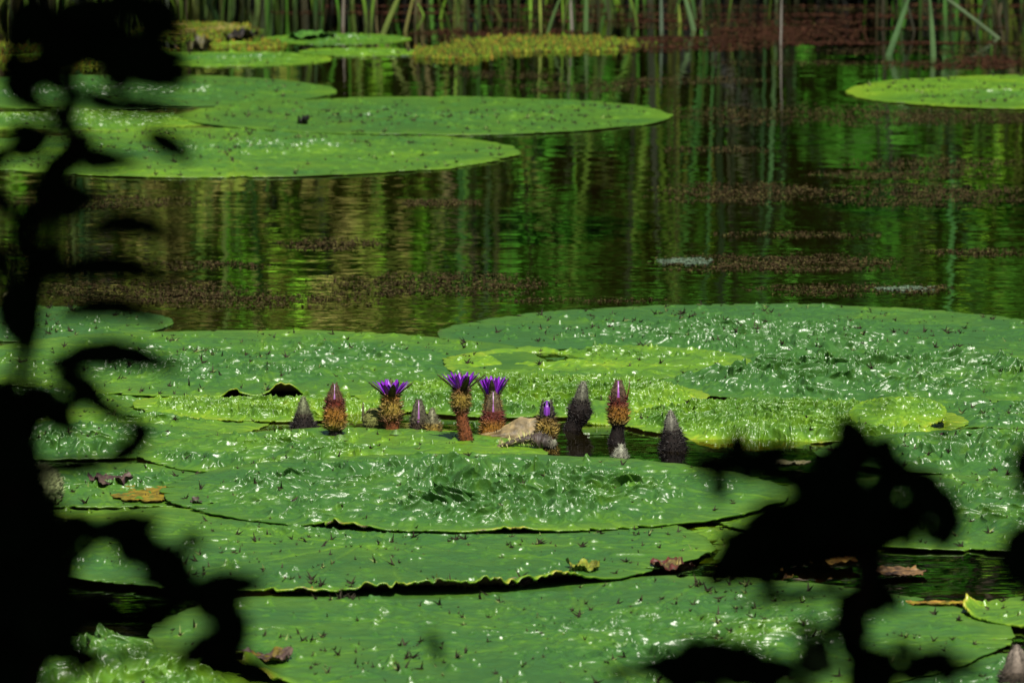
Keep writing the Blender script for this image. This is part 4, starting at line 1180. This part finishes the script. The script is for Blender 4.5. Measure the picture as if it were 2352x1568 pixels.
left_leaves += [((290, 40), (450, 84), 46), ((120, 20), (330, 34), 60), ((330, 100), (170, 78), 44), ((20, 20), (160, 70), 80), ((440, 128), (280, 140), 40), ((60, 150), (200, 230), 44), ((230, 100), (110, 180), 48), ((180, 20), (250, 90), 60), ((360, 8), (220, 2), 50), ((60, 90), (230, 118), 42), ((200, 120), (400, 108), 36), ((10, 60), (120, 40), 60), ((250, 160), (430, 205), 38), ((150, 215), (300, 235), 34), ((170, 260), (60, 250), 34), ((150, 300), (40, 320), 34), ((130, 350), (270, 345), 30), ((110, 420), (230, 452), 34), ((70, 480), (190, 500), 30),
               ((0, 180), (110, 260), 50), ((10, 300), (120, 300), 40), ((200, 470), (60, 430), 60), ((240, 440), (90, 520), 40), ((80, 560), (160, 640), 46), ((30, 720), (110, 640), 40), ((120, 860), (240, 900), 50), ((60, 880), (180, 1000), 70)]
edge_leaves = [((10, y), (70 + 40 * ((y // 90) % 2), y + 130), 100) for y in range(900, 1560, 85)] + [((-40, y), (50, y + 60), 110) for y in range(900, 1600, 70)] + [((-20, 420), (40, 520), 40), ((-20, 560), (30, 660), 50), ((20, 330), (-20, 400), 40), ((10, 120), (60, 190), 60), ((40, 600), (70, 520), 40)]
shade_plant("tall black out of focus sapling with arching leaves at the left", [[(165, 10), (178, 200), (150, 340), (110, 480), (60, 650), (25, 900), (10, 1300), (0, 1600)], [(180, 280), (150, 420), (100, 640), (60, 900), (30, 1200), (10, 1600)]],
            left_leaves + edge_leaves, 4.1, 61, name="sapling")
bl = [((150, 1150), (30, 1190), 70), ((60, 1280), (150, 1400), 130), ((130, 1190), (260, 1240), 60), ((200, 1230), (380, 1190), 64), ((260, 1225), (380, 1290), 86), ((330, 1250), (448, 1370), 92), ((430, 1350), (618, 1338), 62, 0), ((440, 1400), (560, 1378), 80),
      ((380, 1290), (440, 1400), 80), ((500, 1370), (560, 1500), 74), ((540, 1450), (400, 1530), 62), ((470, 1490), (580, 1550), 70), ((120, 1330), (20, 1460), 130), ((180, 1480), (40, 1400), 120), ((140, 1260), (60, 1340), 90),
      ((230, 1400), (80, 1440), 90), ((60, 1420), (180, 1500), 110), ((150, 1370), (330, 1440), 64), ((300, 1420), (420, 1400), 64), ((100, 1480), (-20, 1560), 110), ((420, 1225), (470, 1262), 40), ((230, 1500), (70, 1500), 46), ((540, 1520), (640, 1575), 60), ((170, 1190), (120, 1280), 90)]
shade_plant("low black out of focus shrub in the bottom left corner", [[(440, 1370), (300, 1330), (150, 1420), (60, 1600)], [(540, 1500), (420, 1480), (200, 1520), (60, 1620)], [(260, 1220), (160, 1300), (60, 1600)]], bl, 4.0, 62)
rb = [((1990, 1090), (1935, 950), 92), ((1960, 1050), (1850, 1052), 56), ((2000, 1010), (2060, 1060), 74), ((1980, 1120), (1795, 1110), 100), ((2010, 1060), (2110, 1120), 90), ((2060, 1090), (2180, 1150), 92), ((2110, 1110), (2215, 1225), 92), ((2180, 1150), (2165, 1268), 72),
      ((1990, 1180), (1905, 1110), 110), ((1960, 1150), (1830, 1210), 110), ((1900, 1170), (1700, 1195), 84), ((1830, 1200), (1610, 1345), 120), ((1800, 1240), (1665, 1220), 70), ((1900, 1230), (1740, 1320), 96), ((2000, 1220), (1880, 1290), 100), ((2090, 1180), (2010, 1260), 90),
      ((2060, 1170), (2120, 1220), 80), ((2010, 1250), (1985, 1370), 70), ((1990, 1330), (2075, 1405), 66), ((1980, 1340), (1920, 1430), 64), ((1940, 1360), (1680, 1392), 36, 6), ((1950, 1270), (1800, 1300), 56), ((2190, 960), (2150, 1010), 22), ((2250, 1190), (2290, 1180), 26),
      ((1840, 1030), (1690, 1062), 56), ((1760, 1080), (1570, 1050), 48), ((1700, 1070), (1580, 1090), 34), ((2050, 930), (1980, 935), 16),
      ((1680, 1500), (1430, 1542), 66), ((1700, 1530), (1560, 1480), 86), ((1560, 1530), (1680, 1470), 70), ((1500, 1560), (1700, 1545), 76), ((1690, 1560), (1850, 1530), 90), ((1850, 1560), (1900, 1450), 90), ((1920, 1540), (1840, 1480), 60), ((1980, 1560), (2080, 1530), 90),
      ((2060, 1560), (2200, 1492), 80), ((2150, 1520), (2200, 1560), 70), ((1930, 1430), (1960, 1530), 50), ((980, 1440), (1020, 1530), 30), ((2060, 1120), (1960, 1160), 90), ((1850, 1150), (1760, 1260), 90), ((2120, 1150), (2060, 1210), 80), ((1700, 1250), (1640, 1320), 70), ((1780, 1540), (1640, 1500), 80), ((1760, 1080), (1640, 1040), 56), ((1900, 1080), (1990, 1150), 90), ((1930, 1190), (2060, 1230), 90), ((1960, 1300), (2040, 1350), 50)]
g_ = np.random.default_rng(640)
for (cx, cy, rx, ry, n) in ((1930, 1130, 150, 120, 14), (2100, 1160, 90, 70, 6), (1720, 1260, 100, 70, 6), (1560, 1535, 120, 34, 7), (1830, 1520, 150, 50, 12), (2080, 1540, 130, 36, 8), (1960, 1400, 70, 70, 5), (1660, 1062, 90, 30, 4)):
    for k in range(n):
        a, rr = g_.uniform(0, 6.28), math.sqrt(g_.random())
        x, y = cx + rx * rr * math.cos(a), cy + ry * rr * math.sin(a)
        b = a + g_.normal(0, 0.6); l = g_.uniform(50, 110)
        rb.append(((x, y), (x + l * math.cos(b), y + 0.7 * l * math.sin(b)), g_.uniform(30, 52)))
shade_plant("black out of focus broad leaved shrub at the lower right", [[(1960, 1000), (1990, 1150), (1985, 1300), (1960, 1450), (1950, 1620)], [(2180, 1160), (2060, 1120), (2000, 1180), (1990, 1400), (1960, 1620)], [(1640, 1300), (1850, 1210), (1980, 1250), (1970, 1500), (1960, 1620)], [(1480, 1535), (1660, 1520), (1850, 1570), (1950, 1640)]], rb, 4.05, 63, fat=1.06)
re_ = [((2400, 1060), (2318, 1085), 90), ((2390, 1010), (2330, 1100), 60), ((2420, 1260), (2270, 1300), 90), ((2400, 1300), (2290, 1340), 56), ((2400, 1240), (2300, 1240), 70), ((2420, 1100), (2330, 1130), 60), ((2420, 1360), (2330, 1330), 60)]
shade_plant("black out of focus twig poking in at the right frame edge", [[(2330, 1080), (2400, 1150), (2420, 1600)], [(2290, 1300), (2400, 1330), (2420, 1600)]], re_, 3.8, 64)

# unseen tree added above the viewer to shade the near bank
tr = empty("added_shade_tree", (-2.6, 0.6, 0.3), "unseen tree added over the near bank to shade the shrubs", "tree")
mb = MB()
mb.tube(np.array([(0, 0, -0.1), (0.1, 0.05, 1.2), (0.4, 0.2, 2.6), (1.0, 0.6, 4.0), (1.8, 1.2, 5.0)]), (0.22, 0.17, 0.14, 0.10, 0.05), (0.05, 0.04, 0.03), seg=12, lump=0.15)
for k in range(7):
    a = k * 0.9
    mb.tube(np.array([(0.4 + 0.1 * k, 0.2 + 0.08 * k, 2.6 + 0.3 * k), (1.4 + math.cos(a), 1.0 + math.sin(a), 3.6 + 0.2 * k), (2.2 + 2.4 * math.cos(a), 1.6 + 2.4 * math.sin(a), 4.0 + 0.15 * k)]), (0.07, 0.05, 0.015), (0.05, 0.04, 0.03), seg=7)
mb.build("trunk", M_BARK, tr)


def crown_pts(g, n):
    d = g.normal(size=(n, 3)); d /= np.linalg.norm(d, axis=1, keepdims=True)
    d *= (g.random(n) ** 0.33)[:, None]
    return d * np.array((3.9, 3.3, 1.3)) + np.array((2.6, 1.7, 4.3))


V_, q_, c_ = leaf_cloud(15000, crown_pts, 0.13, [(0.02, 0.05, 0.012), (0.03, 0.06, 0.015)], 71)
mesh_obj("crown", V_, [q_], M_SHADE, tr, cols=c_, smooth=False)
